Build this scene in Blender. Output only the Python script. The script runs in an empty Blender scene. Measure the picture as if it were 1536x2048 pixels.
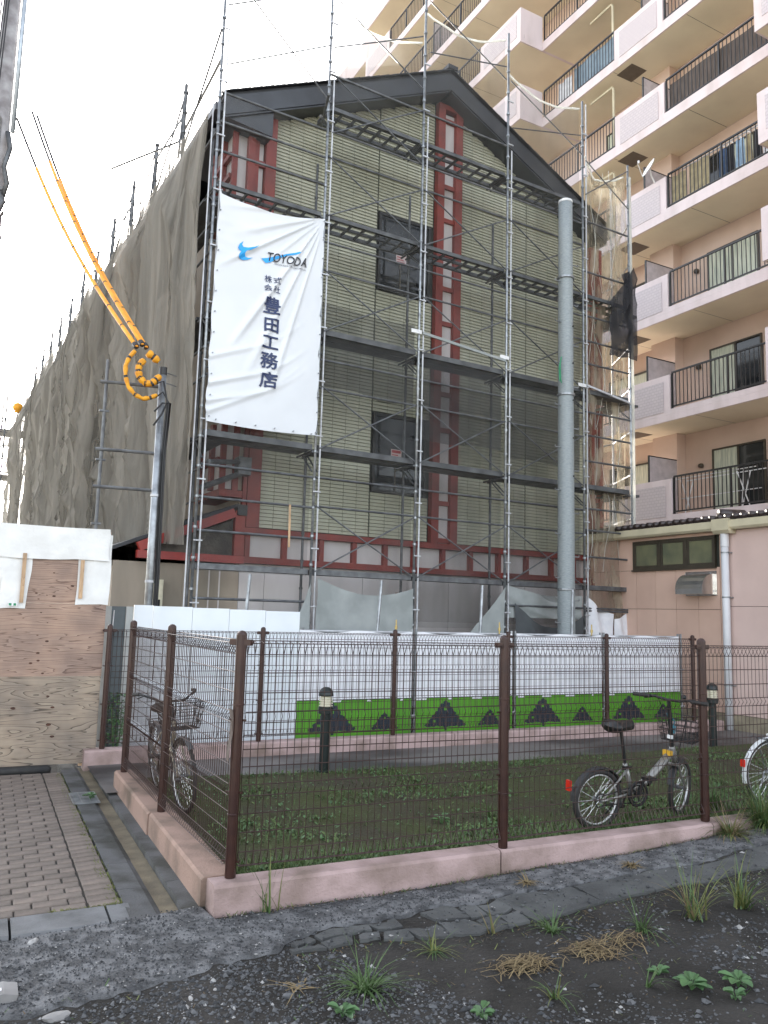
import bpy, bmesh, math, random
import numpy as np
from mathutils import Vector, Matrix
R = math.radians
random.seed(7); rng = np.random.default_rng(11)
scene = bpy.context.scene
COL = scene.collection

# ------------------------------------------------------------------ camera
cam = bpy.data.cameras.new('camera'); co = bpy.data.objects.new('camera', cam); COL.objects.link(co)
rt = Vector((0.9996276, -0.0034872, 0.0270652)); dn = Vector((0.0272889, 0.1277418, -0.9914320)); fw = Vector((0, 0.9918013, 0.1277894))
co.matrix_world = Matrix(((rt.x, -dn.x, -fw.x, 0), (rt.y, -dn.y, -fw.y, 0), (rt.z, -dn.z, -fw.z, 1.7), (0, 0, 0, 1)))
cam.sensor_fit = 'VERTICAL'; cam.sensor_height = 36; cam.lens = 1600 / 2048 * 36; cam.clip_end = 3000; cam.clip_start = .05
scene.camera = co
# ------------------------------------------------------------------ sky, sun, exposure
SUN_EL, SUN_AZ = R(21), R(-16)          # azimuth from +Y, positive to +X
w = bpy.data.worlds.new('World'); scene.world = w; w.use_nodes = True
nt = w.node_tree; nt.nodes.clear()
sky = nt.nodes.new('ShaderNodeTexSky'); sky.sky_type = 'NISHITA'; sky.sun_disc = False
sky.sun_elevation = SUN_EL; sky.sun_rotation = SUN_AZ; sky.air_density = 1.0; sky.dust_density = 2.0; sky.ozone_density = 1.0; sky.altitude = 20
hsv = nt.nodes.new('ShaderNodeHueSaturation'); hsv.inputs['Saturation'].default_value = .36
bg = nt.nodes.new('ShaderNodeBackground'); bg.inputs['Strength'].default_value = .15
wo = nt.nodes.new('ShaderNodeOutputWorld')
nt.links.new(sky.outputs[0], hsv.inputs['Color']); nt.links.new(hsv.outputs[0], bg.inputs[0]); nt.links.new(bg.outputs[0], wo.inputs[0])
sl = bpy.data.lights.new('sun', 'SUN'); sl.energy = 4.5; sl.angle = R(.53); sl.color = (1, .93, .82)
so = bpy.data.objects.new('sun', sl); COL.objects.link(so)
sd = Vector((math.sin(SUN_AZ) * math.cos(SUN_EL), math.cos(SUN_AZ) * math.cos(SUN_EL), math.sin(SUN_EL)))
so.rotation_euler = sd.to_track_quat('Z', 'Y').to_euler(); so.location = (0, 0, 40)
vs = scene.view_settings; vs.view_transform = 'Standard'; vs.look = 'None'; vs.exposure = 2.3; vs.gamma = 1; vs.use_curve_mapping = False
scene.cycles.max_bounces = 8; scene.cycles.transparent_max_bounces = 24; scene.cycles.diffuse_bounces = 4

# ------------------------------------------------------------------ materials
MATS = {}
def mk(name, col, rough=.7, metal=0., col2=None, scale=6., det=4., lo=.35, hi=.65, bump=0., bscale=60., rnd=0., stretch=None, spec=.5, rim=None):
    """Principled; col..col2 mixed by noise, per-object brightness jitter rnd, noise bump."""
    m = bpy.data.materials.new(name); m.use_nodes = True; MATS[name] = m
    n = m.node_tree.nodes; l = m.node_tree.links; b = n['Principled BSDF']
    b.inputs['Roughness'].default_value = rough; b.inputs['Metallic'].default_value = metal; b.inputs['Specular IOR Level'].default_value = spec
    tc = n.new('ShaderNodeTexCoord'); vec = tc.outputs['Object']
    if stretch:
        mp = n.new('ShaderNodeMapping'); mp.inputs['Scale'].default_value = stretch; l.new(vec, mp.inputs[0]); vec = mp.outputs[0]
    nz = n.new('ShaderNodeTexNoise'); nz.inputs['Scale'].default_value = scale; nz.inputs['Detail'].default_value = det; l.new(vec, nz.inputs['Vector'])
    mr = n.new('ShaderNodeMapRange'); mr.inputs[1].default_value = lo; mr.inputs[2].default_value = hi; l.new(nz.outputs[0], mr.inputs[0])
    mx = n.new('ShaderNodeMix'); mx.data_type = 'RGBA'; l.new(mr.outputs[0], mx.inputs[0])
    c2 = col2 if col2 else tuple(c * .8 for c in col)
    mx.inputs[6].default_value = (*col, 1); mx.inputs[7].default_value = (*c2, 1); out = mx.outputs[2]
    if rnd:
        oi = n.new('ShaderNodeObjectInfo'); r2 = n.new('ShaderNodeMapRange'); r2.inputs[3].default_value = 1 - rnd; r2.inputs[4].default_value = 1 + rnd
        l.new(oi.outputs['Random'], r2.inputs[0]); vm = n.new('ShaderNodeVectorMath'); vm.operation = 'SCALE'
        l.new(out, vm.inputs[0]); l.new(r2.outputs[0], vm.inputs['Scale']); out = vm.outputs[0]
    l.new(out, b.inputs['Base Color'])
    if bump:
        n2 = n.new('ShaderNodeTexNoise'); n2.inputs['Scale'].default_value = bscale; n2.inputs['Detail'].default_value = 5; l.new(vec, n2.inputs['Vector'])
        bp = n.new('ShaderNodeBump'); bp.inputs['Strength'].default_value = bump; bp.inputs['Distance'].default_value = .02
        l.new(n2.outputs[0], bp.inputs['Height']); l.new(bp.outputs[0], b.inputs['Normal'])
    return m
def mknet(name, col, col2, alpha, trans=.4, scale=1.2, stretch=(1, 1, .25), da=.1, bump=0.):
    """Woven netting: see-through threads (transparent) + diffuse + translucent."""
    m = bpy.data.materials.new(name); m.use_nodes = True; MATS[name] = m
    n = m.node_tree.nodes; l = m.node_tree.links; n.clear()
    o = n.new('ShaderNodeOutputMaterial'); tc = n.new('ShaderNodeTexCoord'); mp = n.new('ShaderNodeMapping'); mp.inputs['Scale'].default_value = stretch
    l.new(tc.outputs['Object'], mp.inputs[0]); nz = n.new('ShaderNodeTexNoise'); nz.inputs['Scale'].default_value = scale; nz.inputs['Detail'].default_value = 6
    l.new(mp.outputs[0], nz.inputs['Vector']); mx = n.new('ShaderNodeMix'); mx.data_type = 'RGBA'
    mr = n.new('ShaderNodeMapRange'); mr.inputs[1].default_value = .35; mr.inputs[2].default_value = .65; l.new(nz.outputs[0], mr.inputs[0]); l.new(mr.outputs[0], mx.inputs[0])
    mx.inputs[6].default_value = (*col, 1); mx.inputs[7].default_value = (*col2, 1)
    d = n.new('ShaderNodeBsdfDiffuse'); t = n.new('ShaderNodeBsdfTranslucent'); l.new(mx.outputs[2], d.inputs[0]); l.new(mx.outputs[2], t.inputs[0])
    a = n.new('ShaderNodeMixShader'); a.inputs[0].default_value = trans; l.new(d.outputs[0], a.inputs[1]); l.new(t.outputs[0], a.inputs[2])
    if bump:
        m3 = n.new('ShaderNodeMapping'); m3.inputs['Scale'].default_value = (1, 9, .55); m3.inputs['Rotation'].default_value = (.12, 0, 0); l.new(tc.outputs['Object'], m3.inputs[0])
        n3 = n.new('ShaderNodeTexNoise'); n3.inputs['Scale'].default_value = 1.; n3.inputs['Detail'].default_value = 7; n3.inputs['Roughness'].default_value = .6; l.new(m3.outputs[0], n3.inputs['Vector'])
        bp = n.new('ShaderNodeBump'); bp.inputs['Strength'].default_value = bump; bp.inputs['Distance'].default_value = .25; l.new(n3.outputs[0], bp.inputs['Height']); l.new(bp.outputs[0], d.inputs['Normal']); l.new(bp.outputs[0], t.inputs['Normal'])
    tr = n.new('ShaderNodeBsdfTransparent'); b = n.new('ShaderNodeMixShader')
    m2 = n.new('ShaderNodeMapRange'); m2.inputs[1].default_value = .3; m2.inputs[2].default_value = .7; m2.inputs[4].default_value = max(0, alpha - da); m2.inputs[3].default_value = min(1, alpha + da); l.new(nz.outputs[0], m2.inputs[0])
    l.new(m2.outputs[0], b.inputs[0]); l.new(tr.outputs[0], b.inputs[1]); l.new(a.outputs[0], b.inputs[2]); l.new(b.outputs[0], o.inputs[0])
    return m
def mkwood(name, c1, c2, c3, sx, sz):
    m = bpy.data.materials.new(name); m.use_nodes = True; MATS[name] = m
    n = m.node_tree.nodes; l = m.node_tree.links; b = n['Principled BSDF']; b.inputs['Roughness'].default_value = .75
    tc = n.new('ShaderNodeTexCoord'); oi = n.new('ShaderNodeObjectInfo'); ad = n.new('ShaderNodeVectorMath'); ad.operation = 'ADD'
    sc = n.new('ShaderNodeVectorMath'); sc.operation = 'SCALE'; sc.inputs['Scale'].default_value = 37.; cb = n.new('ShaderNodeCombineXYZ')
    l.new(oi.outputs['Random'], cb.inputs[0]); l.new(oi.outputs['Random'], cb.inputs[2]); l.new(cb.outputs[0], sc.inputs[0])
    l.new(tc.outputs['Object'], ad.inputs[0]); l.new(sc.outputs[0], ad.inputs[1])
    mp = n.new('ShaderNodeMapping'); mp.inputs['Scale'].default_value = (sx, 1, sz); l.new(ad.outputs[0], mp.inputs[0])
    nz = n.new('ShaderNodeTexNoise'); nz.inputs['Scale'].default_value = 1.; nz.inputs['Detail'].default_value = 2.5; nz.inputs['Distortion'].default_value = .4; l.new(mp.outputs[0], nz.inputs['Vector'])
    ml = n.new('ShaderNodeMath'); ml.operation = 'MULTIPLY'; ml.inputs[1].default_value = 13.; l.new(nz.outputs[0], ml.inputs[0])
    fr = n.new('ShaderNodeMath'); fr.operation = 'FRACT'; l.new(ml.outputs[0], fr.inputs[0])
    rp = n.new('ShaderNodeValToRGB'); rp.color_ramp.elements[0].color = (*c1, 1); rp.color_ramp.elements[1].color = (*c2, 1); rp.color_ramp.elements[1].position = .82
    e = rp.color_ramp.elements.new(.95); e.color = (*c3, 1); l.new(fr.outputs[0], rp.inputs[0])
    n2 = n.new('ShaderNodeTexNoise'); n2.inputs['Scale'].default_value = 2.2; n2.inputs['Detail'].default_value = 5; l.new(tc.outputs['Object'], n2.inputs['Vector'])
    mx = n.new('ShaderNodeMix'); mx.data_type = 'RGBA'; mx.blend_type = 'MULTIPLY'; mx.inputs[0].default_value = 1.
    r2 = n.new('ShaderNodeValToRGB'); r2.color_ramp.elements[0].position = .3; r2.color_ramp.elements[0].color = (.62, .6, .62, 1); r2.color_ramp.elements[1].position = .65; r2.color_ramp.elements[1].color = (1.1, 1.02, .95, 1)
    l.new(n2.outputs[0], r2.inputs[0]); l.new(rp.outputs[0], mx.inputs[6]); l.new(r2.outputs[0], mx.inputs[7]); l.new(mx.outputs[2], b.inputs['Base Color'])
    return m
def mkbrick(name, c1, c2, mortar, bw, rh, sx='Y'):
    m = bpy.data.materials.new(name); m.use_nodes = True; MATS[name] = m
    n = m.node_tree.nodes; l = m.node_tree.links; b = n['Principled BSDF']; b.inputs['Roughness'].default_value = .6
    tc = n.new('ShaderNodeTexCoord'); sp = n.new('ShaderNodeSeparateXYZ'); cb = n.new('ShaderNodeCombineXYZ'); l.new(tc.outputs['Object'], sp.inputs[0])
    l.new(sp.outputs[sx], cb.inputs[0]); l.new(sp.outputs['Z'], cb.inputs[1])
    t = n.new('ShaderNodeTexBrick'); t.inputs['Color1'].default_value = (*c1, 1); t.inputs['Color2'].default_value = (*c2, 1); t.inputs['Mortar'].default_value = (*mortar, 1)
    t.inputs['Scale'].default_value = 1.; t.inputs['Brick Width'].default_value = bw; t.inputs['Row Height'].default_value = rh; t.inputs['Mortar Size'].default_value = .006
    l.new(cb.outputs[0], t.inputs['Vector']); l.new(t.outputs[0], b.inputs['Base Color'])
    return m
mk('steel', (.36, .38, .40), .42, .75, (.22, .23, .24), 9, rnd=.12)
mk('steel_dark', (.15, .157, .165), .5, .45, (.08, .083, .088), 7)
mk('plank', (.11, .115, .12), .6, .3, (.06, .062, .065), 5)
mk('white_tube', (.55, .57, .6), .5, .3, (.4, .4, .42), 8)
mk('red_timber', (.27, .042, .03), .55, 0, (.18, .03, .024), 3, rnd=.08)
mk('red_metal', (.30, .030, .022), .45, 0, (.2, .02, .018), 3)
mk('siding', (.54, .535, .42), .65, 0, (.40, .40, .30), .8, det=8)
mk('joint', (.04, .045, .035), .9)
mk('panel_white', (.62, .58, .57), .6, 0, (.46, .42, .40), 1.4, det=7, stretch=(1, 1, .25), rnd=.04)
mk('wing_wall', (.36, .30, .24), .75, 0, (.22, .19, .15), 1.3, det=7, stretch=(1, 1, .3))
mk('mud', (.10, .09, .075), .95, 0, (.05, .045, .04), 5, det=8, bump=.8, bscale=20)
mk('slate', (.035, .038, .045), .55, 0, (.022, .024, .028), 3)
mk('fascia', (.045, .05, .06), .45, 0, (.03, .033, .04), 2)
mk('cream_metal', (.62, .56, .40), .4, 0, (.5, .45, .32), 2)
mk('black', (.012, .012, .013), .45)
mk('rubber', (.016, .016, .017), .7, 0, (.03, .028, .026), 9)
mk('glass', (.012, .014, .016), .06, 0, (.02, .022, .024), 1.5)
mk('glass_frost', (.17, .17, .10), .25, 0, (.11, .12, .08), 2.5)
mk('frame_dark', (.018, .017, .016), .4)
mk('frame_brown', (.06, .05, .036), .4)
mk('sticker', (.62, .5, .48), .5, 0, (.58, .47, .45)); mk('sticker_red', (.42, .06, .07), .5)
mk('pole_conc', (.31, .34, .35), .6, .15, (.22, .25, .26), 3, det=7, stretch=(6, 6, 40), bump=.3, bscale=3)
mk('cap_white', (.8, .8, .8), .5)
mk('grey_conc', (.30, .29, .28), .85, 0, (.2, .19, .185), 4)
mk('apt_pink', (.68, .585, .59), .75, 0, (.53, .45, .44), 2.2, det=9, lo=.45, hi=.8, stretch=(1, 1, .3))
mk('apt_wall', (.66, .51, .43), .8, 0, (.58, .44, .36), 1.0, det=7)
mk('soffit', (.80, .72, .54), .8, 0, (.70, .62, .46), .7, det=7)  # cream tone carries warm bounced light on the balcony undersides
mkbrick('apt_tile', (.54, .48, .49), (.51, .45, .47), (.40, .35, .36), .13, .085)
mk('rail_dark', (.016, .016, .017), .4)
mk('partition', (.52, .46, .47), .6)
mk('hatch', (.14, .11, .08), .6)
mk('curtain', (.62, .64, .52), .85, 0, (.36, .40, .33), 3, det=3, stretch=(1, 9, .6))
mk('annex_wall', (.66, .455, .36), .75, 0, (.60, .405, .32), 1.6, det=6, rnd=.03)
mk('annex_side', (.64, .48, .43), .75, 0, (.58, .43, .385), 1.6, det=6, rnd=.03)
mk('plinth', (.33, .28, .2), .85, 0, (.15, .13, .09), 2.5, det=8)
mk('tile_dark', (.045, .03, .028), .35, 0, (.03, .02, .02), 4)
mk('pvc_white', (.66, .66, .68), .35, 0, (.58, .58, .6), 3)
mk('stainless', (.72, .70, .68), .22, .9, (.6, .58, .56), 5)
mkwood('plywood', (.39, .29, .235), (.33, .235, .185), (.17, .11, .088), .7, 8.)
mkwood('plywood_grey', (.36, .31, .25), (.29, .24, .19), (.11, .09, .072), .9, 6.)
mkwood('batten', (.60, .44, .28), (.52, .36, .22), (.42, .28, .17), 20., 1.)
mk('knot', (.10, .035, .018), .7, 0, (.04, .015, .01), 30)
mk('tarp_white', (.76, .755, .74), .5, 0, (.66, .655, .64), 4, det=8, bump=.35, bscale=14)
mk('hoard_white', (.74, .78, .82), .3, 0, (.68, .72, .76), 2, rnd=.03)
mk('hoard_grey', (.42, .43, .42), .5, 0, (.3, .31, .3), 4); mk('hoard_dark', (.09, .11, .12), .5)
mk('green_print', (.09, .32, .014), .55, 0, (.07, .26, .012), 2); mk('navy_print', (.012, .022, .038), .55)
mk('mesh_white', (.82, .82, .85), .8, 0, (.70, .71, .75), 5, det=8, bump=.3, bscale=25)
mk('tarp_grey', (.33, .35, .345), .7, 0, (.24, .26, .255), 2.5, det=6, bump=.2, bscale=8)
mk('tarp_dark', (.07, .078, .082), .7, 0, (.05, .054, .06), 3)
mk('banner', (.68, .70, .73), .45, 0, (.63, .65, .68), 1.2)
mk('blue_print', (.02, .36, .82), .5); mk('navy_text', (.02, .035, .11), .5); mk('black_text', (.02, .022, .03), .5)
mk('fence_brown', (.045, .017, .012), .32, .1, (.03, .011, .009), 12)
mk('wire_brown', (.05, .026, .022), .35, .2)
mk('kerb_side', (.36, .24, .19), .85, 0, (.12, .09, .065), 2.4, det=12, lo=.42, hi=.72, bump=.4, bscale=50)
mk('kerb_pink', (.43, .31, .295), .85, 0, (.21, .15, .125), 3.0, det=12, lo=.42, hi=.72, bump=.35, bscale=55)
mk('gutter', (.10, .10, .102), .85, 0, (.042, .042, .036), 3.5, det=12, lo=.4, hi=.62, bump=.35, bscale=70, rnd=.12)
mk('silt', (.20, .165, .11), .95, 0, (.12, .1, .07), 6, det=9, bump=.3, bscale=60)
mk('kerbstone', (.17, .172, .175), .85, 0, (.10, .10, .10), 5, det=9, bump=.4, bscale=80, rnd=.1)
mk('brick_paver', (.21, .168, .140), .88, 0, (.13, .108, .092), 7, det=9, bump=.4, bscale=90, rnd=.16)
mk('sand_joint', (.045, .04, .034), .95)
mk('moss', (.07, .075, .02), .95, 0, (.045, .055, .018), 14, bump=.5)
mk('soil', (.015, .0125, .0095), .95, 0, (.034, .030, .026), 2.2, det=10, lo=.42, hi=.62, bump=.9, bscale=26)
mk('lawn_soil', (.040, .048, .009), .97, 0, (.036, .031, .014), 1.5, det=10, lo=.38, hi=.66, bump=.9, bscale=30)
mk('asphalt_rough', (.19, .19, .193), .9, 0, (.075, .075, .077), 9, det=13, lo=.40, hi=.60, bump=1., bscale=70)
mk('asphalt_patch', (.10, .102, .10), .9, 0, (.06, .061, .06), 4, det=9, bump=.35, bscale=60, rnd=.12)
mk('path_conc', (.15, .138, .132), .6, 0, (.030, .028, .028), .5, det=6, lo=.42, hi=.58, stretch=(1, 1.6, 1), bump=.2, bscale=40)
mk('stone_a', (.12, .121, .125), .85, 0, (.07, .071, .074), 40); mk('stone_b', (.05, .052, .056), .85, 0, (.035, .035, .036), 40); mk('stone_c', (.36, .35, .34), .8, 0, (.27, .26, .25), 40)
mk('blade', (.075, .13, .035), .6, 0, (.05, .095, .028), 9); mk('blade_y', (.16, .17, .05), .7, 0, (.11, .13, .04), 9)
mk('blade_lawn', (.055, .10, .02), .65, 0, (.10, .15, .045), 3, det=6); mk('straw_dark', (.17, .12, .06), .9, 0, (.11, .075, .04), 12)
mk('straw', (.22, .165, .085), .85, 0, (.22, .16, .08), 12)
mk('leaf', (.085, .17, .06), .5, 0, (.055, .12, .045), 9)
mk('paint_silver', (.33, .325, .31), .35, .5, (.27, .265, .25), 5); mk('paint_white', (.72, .73, .74), .3); mk('paint_champ', (.42, .37, .28), .35, .5)
mk('chrome', (.62, .62, .62), .2, .95); mk('rim', (.6, .6, .6), .3, .8, (.5, .5, .5)); mk('red_plastic', (.65, .025, .012), .25)
mk('yellow_plastic', (.75, .42, .03), .4); mk('teal', (.05, .25, .33), .4)
mk('orange_sleeve', (.85, .36, .03), .5, 0, (.74, .28, .02), 6); mk('yellow_bag', (.78, .36, .015), .6, 0, (.6, .24, .01), 14, bump=.5, bscale=30)
mk('cable', (.018, .018, .02), .5)
mk('meter_cream', (.60, .56, .42), .5); mk('lens_white', (.75, .70, .55), .35); mk('bollard', (.014, .02, .02), .35, .2)
mk('denim', (.05, .09, .17), .9, 0, (.035, .06, .12), 8); mk('cloth_beige', (.40, .33, .20), .9, 0, (.28, .23, .14), 6); mk('cloth_black', (.02, .02, .024), .9); mk('cloth_white', (.7, .7, .72), .9); mk('cloth_blue', (.3, .42, .55), .9)
mk('brown_cloth', (.14, .11, .095), .9, 0, (.09, .07, .06), 3, stretch=(1, 6, 1)); mk('blue_cloth', (.25, .32, .38), .9, 0, (.18, .24, .3), 4)
mk('brass', (.55, .42, .18), .35, .8); mk('green_rope', (.03, .25, .12), .6); mk('pole_grey', (.42, .40, .40), .8, 0, (.22, .2, .2), 4, rnd=.02); mk('conduit', (.45, .5, .55), .4, .5); mk('land', (.40, .37, .31), .95, 0, (.32, .29, .24), .3)
mk('net_seam', (.20, .19, .17), .9)
mknet('net_front', (.16, .16, .155), (.11, .11, .11), .25, .5, 1.5)
mknet('net_left', (.36, .34, .305), (.20, .188, .165), .74, .22, 1.6, (1, 3.5, .05), .17, .85)  # vertical colour streaks paint fold shading; opacity streaks are gathered mesh
mknet('net_thin', (.10, .10, .10), (.07, .07, .07), .17, .4, 1.5)
mknet('net_double', (.08, .082, .085), (.06, .06, .063), .48, .3, 2.)
mknet('net_right', (.62, .55, .42), (.30, .26, .20), .42, .5, 2.4, (2, 2, .6), .24)
mknet('net_black', (.03, .03, .033), (.05, .05, .055), .88, .2, 4.)
mknet('hem', (.8, .8, .76), (.72, .72, .68), .95, .6, 4.)

# ------------------------------------------------------------------ mesh helpers
class MB:
    def __init__(s): s.v = []; s.f = []; s.m = []; s.mi = 0
    def quad(s, a, b, c, d): i = len(s.v); s.v += [a, b, c, d]; s.f.append((i, i + 1, i + 2, i + 3)); s.m.append(s.mi); return s
    def poly(s, pts): i = len(s.v); s.v += list(pts); s.f.append(tuple(range(i, i + len(pts)))); s.m.append(s.mi); return s
    def box(s, x0, x1, y0, y1, z0, z1):
        i = len(s.v); s.v += [(x0, y0, z0), (x1, y0, z0), (x1, y1, z0), (x0, y1, z0), (x0, y0, z1), (x1, y0, z1), (x1, y1, z1), (x0, y1, z1)]
        for f in ((0, 3, 2, 1), (4, 5, 6, 7), (0, 1, 5, 4), (1, 2, 6, 5), (2, 3, 7, 6), (3, 0, 4, 7)): s.f.append(tuple(i + k for k in f)); s.m.append(s.mi)
        return s
    def prism(s, pts2, a0, a1, axis='y'):
        """extrude a polygon: axis y -> pts are (x,z); axis x -> (y,z); axis z -> (x,y)"""
        P = {'y': lambda p, a: (p[0], a, p[1]), 'x': lambda p, a: (a, p[0], p[1]), 'z': lambda p, a: (p[0], p[1], a)}[axis]
        n = len(pts2); i = len(s.v); s.v += [P(p, a0) for p in pts2] + [P(p, a1) for p in pts2]
        s.f.append(tuple(range(i, i + n))); s.f.append(tuple(range(i + 2 * n - 1, i + n - 1, -1))); s.m += [s.mi] * 2
        for k in range(n): s.f.append((i + k, i + (k + 1) % n, i + n + (k + 1) % n, i + n + k)); s.m.append(s.mi)
        return s
    def bar(s, p, q, w, h, up=(0, 0, 1)):
        p = Vector(p); q = Vector(q); d = (q - p).normalized(); u = Vector(up)
        if abs(d.dot(u)) > .98: u = Vector((0, 1, 0))
        a = d.cross(u).normalized() * w / 2; b = a.cross(d).normalized() * h / 2; i = len(s.v)
        for c in (p, q): s.v += [tuple(c + x) for x in (a + b, a - b, -a - b, -a + b)]
        for f in ((0, 1, 2, 3), (7, 6, 5, 4), (0, 4, 5, 1), (1, 5, 6, 2), (2, 6, 7, 3), (3, 7, 4, 0)): s.f.append(tuple(i + k for k in f)); s.m.append(s.mi)
        return s
    def tube(s, pts, r, n=8, closed=False, cap=True):
        pts = [Vector(p) for p in pts]; N = len(pts); base = len(s.v); rr = r if isinstance(r, (list, tuple)) else [r] * N; prev = None
        for k, p in enumerate(pts):
            d = (pts[(k + 1) % N] - pts[k - 1]) if closed else (pts[min(k + 1, N - 1)] - pts[max(k - 1, 0)])
            d = d.normalized() if d.length > 1e-9 else Vector((0, 0, 1))
            if prev is None: u = Vector((0, 0, 1)) if abs(d.z) < .9 else Vector((1, 0, 0))
            else: u = prev
            a = (u - d * u.dot(d))
            a = a.normalized() if a.length > 1e-6 else d.orthogonal().normalized()
            prev = a; b = d.cross(a)
            for j in range(n): t = 2 * math.pi * j / n; s.v.append(tuple(p + (a * math.cos(t) + b * math.sin(t)) * rr[k]))
        for k in range(N if closed else N - 1):
            k2 = (k + 1) % N
            for j in range(n): j2 = (j + 1) % n; s.f.append((base + k * n + j, base + k * n + j2, base + k2 * n + j2, base + k2 * n + j)); s.m.append(s.mi)
        if cap and not closed:
            s.f.append(tuple(base + j for j in reversed(range(n)))); s.f.append(tuple(base + (N - 1) * n + j for j in range(n))); s.m += [s.mi] * 2
        return s
    def lathe(s, c, prof, n=12):
        """prof (r,z) about vertical axis through c"""
        base = len(s.v); N = len(prof)
        for r, z in prof:
            for j in range(n): t = 2 * math.pi * j / n; s.v.append((c[0] + r * math.cos(t), c[1] + r * math.sin(t), c[2] + z))
        for k in range(N - 1):
            for j in range(n): j2 = (j + 1) % n; s.f.append((base + k * n + j, base + k * n + j2, base + (k + 1) * n + j2, base + (k + 1) * n + j)); s.m.append(s.mi)
        s.f.append(tuple(base + j for j in reversed(range(n)))); s.f.append(tuple(base + (N - 1) * n + j for j in range(n))); s.m += [s.mi] * 2
        return s
    def grid(s, fn, nu, nv):
        base = len(s.v)
        for i in range(nu + 1):
            for j in range(nv + 1): s.v.append(tuple(fn(i / nu, j / nv)))
        for i in range(nu):
            for j in range(nv): a = base + i * (nv + 1) + j; s.f.append((a, a + nv + 1, a + nv + 2, a + 1)); s.m.append(s.mi)
        return s
    def mesh(s, name, mats, smooth=False):
        me = bpy.data.meshes.new(name); me.from_pydata([tuple(v) for v in s.v], [], s.f)
        for m in (mats if isinstance(mats, (list, tuple)) else [mats]): me.materials.append(MATS[m])
        if any(s.m): me.polygons.foreach_set('material_index', s.m)
        if smooth: me.polygons.foreach_set('use_smooth', [True] * len(me.polygons))
        me.update(); return me
    def build(s, name, mats, parent=None, smooth=False, **kw): return link(s.mesh(name, mats, smooth), name, parent, **kw)
def tag(o, label=None, category=None, group=None, kind=None):
    for k, x in (('label', label), ('category', category), ('group', group), ('kind', kind)):
        if x: o[k] = x
    return o
def link(me, name, parent=None, loc=None, rz=0., label=None, category=None, group=None, kind=None):
    o = bpy.data.objects.new(name, me); COL.objects.link(o)
    if parent: o.parent = parent
    if loc is not None: o.location = loc
    if rz: o.rotation_euler = (0, 0, rz)
    return tag(o, label, category, group, kind)
def thing(name, label, category, loc=(0, 0, 0), rz=0., group=None):
    o = bpy.data.objects.new(name, None); COL.objects.link(o); o.location = loc; o.rotation_euler = (0, 0, rz); o.empty_display_size = .2
    return tag(o, label, category, group)
def dup(o, parent=None, loc=None, rz=None, label=None, group=None):
    c = o.copy(); COL.objects.link(c)
    if parent: c.parent = parent
    if loc is not None: c.location = loc
    if rz is not None: c.rotation_euler = (0, 0, rz)
    if label: c['label'] = label
    if group: c['group'] = group
    for ch in o.children: dup(ch, c)
    return c
class Fr:
    def __init__(s, o, yaw): s.o = Vector(o); s.yaw = yaw; s.u = Vector((math.cos(yaw), math.sin(yaw), 0)); s.w = Vector((-s.u.y, s.u.x, 0))
    def __call__(s, u, w, z=0.): return s.o + s.u * u + s.w * w + Vector((0, 0, z))
F = Fr((-.92600, 5.40715, 0), R(26.3))       # garden fence: near corner post
H = Fr((-2.88827, 12.2, 0), R(30.528))       # house / scaffold: left front corner
A = Fr((7.26222, 23, 0), R(28.5))            # apartment front plane
W = Fr((6.36, 14.8, 0), R(28.5))             # annex wall plane
def hash2(ix, iy, s=0):
    n = (ix * 374761393 + iy * 668265263 + s * 1442695041) & 0xffffffff
    n = ((n ^ (n >> 13)) * 1274126177) & 0xffffffff
    return ((n ^ (n >> 16)) & 0xffff) / 65535.
def vnoise(x, y, s=0):
    ix, iy = math.floor(x), math.floor(y); fx, fy = x - ix, y - iy; fx = fx * fx * (3 - 2 * fx); fy = fy * fy * (3 - 2 * fy)
    a = hash2(ix, iy, s); b = hash2(ix + 1, iy, s); c = hash2(ix, iy + 1, s); d = hash2(ix + 1, iy + 1, s)
    return (a + (b - a) * fx) + ((c + (d - c) * fx) - (a + (b - a) * fx)) * fy
def fbm(x, y, s=0, o=3): return sum(vnoise(x * 2 ** k, y * 2 ** k, s + k) / 2 ** (k + 1) for k in range(o))

# ================================================================== GROUND
def gz(u, w):
    z = -.185 + .020 * max(0, u - 1) + .03 * max(0, u - 3.4) - .045 * max(0, -.3 - u)
    z += .03 * (fbm(u * 1.7 + 5, w * 1.7, 3) - .5) + .012 * (fbm(u * 9, w * 9, 9, 2) - .5)
    return z
def gsheet(u, w):
    if w > 14 or abs(u) > 12 or w < -6: return -.33
    if w > -.06 and u > -.2: return -.34
    if w > .12: return -.34
    return gz(u, w)
us = np.concatenate([[-900, -300, -90, -30, -12], np.arange(-4, 9, .065), [12, 30, 90, 300, 900]])
ws = np.concatenate([[-300, -60, -15, -6], np.arange(-3.6, .25, .055), [1, 4, 14, 40, 120, 400, 1200]])
mb = MB(); nW = len(ws)
for a in us:
    for b in ws: mb.v.append((a, b, gsheet(a, b)))
for i in range(len(us) - 1):
    for j in range(nW - 1):
        k = i * nW + j; mb.f.append((k, k + nW, k + nW + 1, k + 1)); mb.m.append(1 if (ws[j] > 13 or us[i] > 11 or us[i] < -11) else 0)
mb.build('ground', ['soil', 'land'], loc=F.o, rz=F.yaw, smooth=True, kind='structure')
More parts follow.
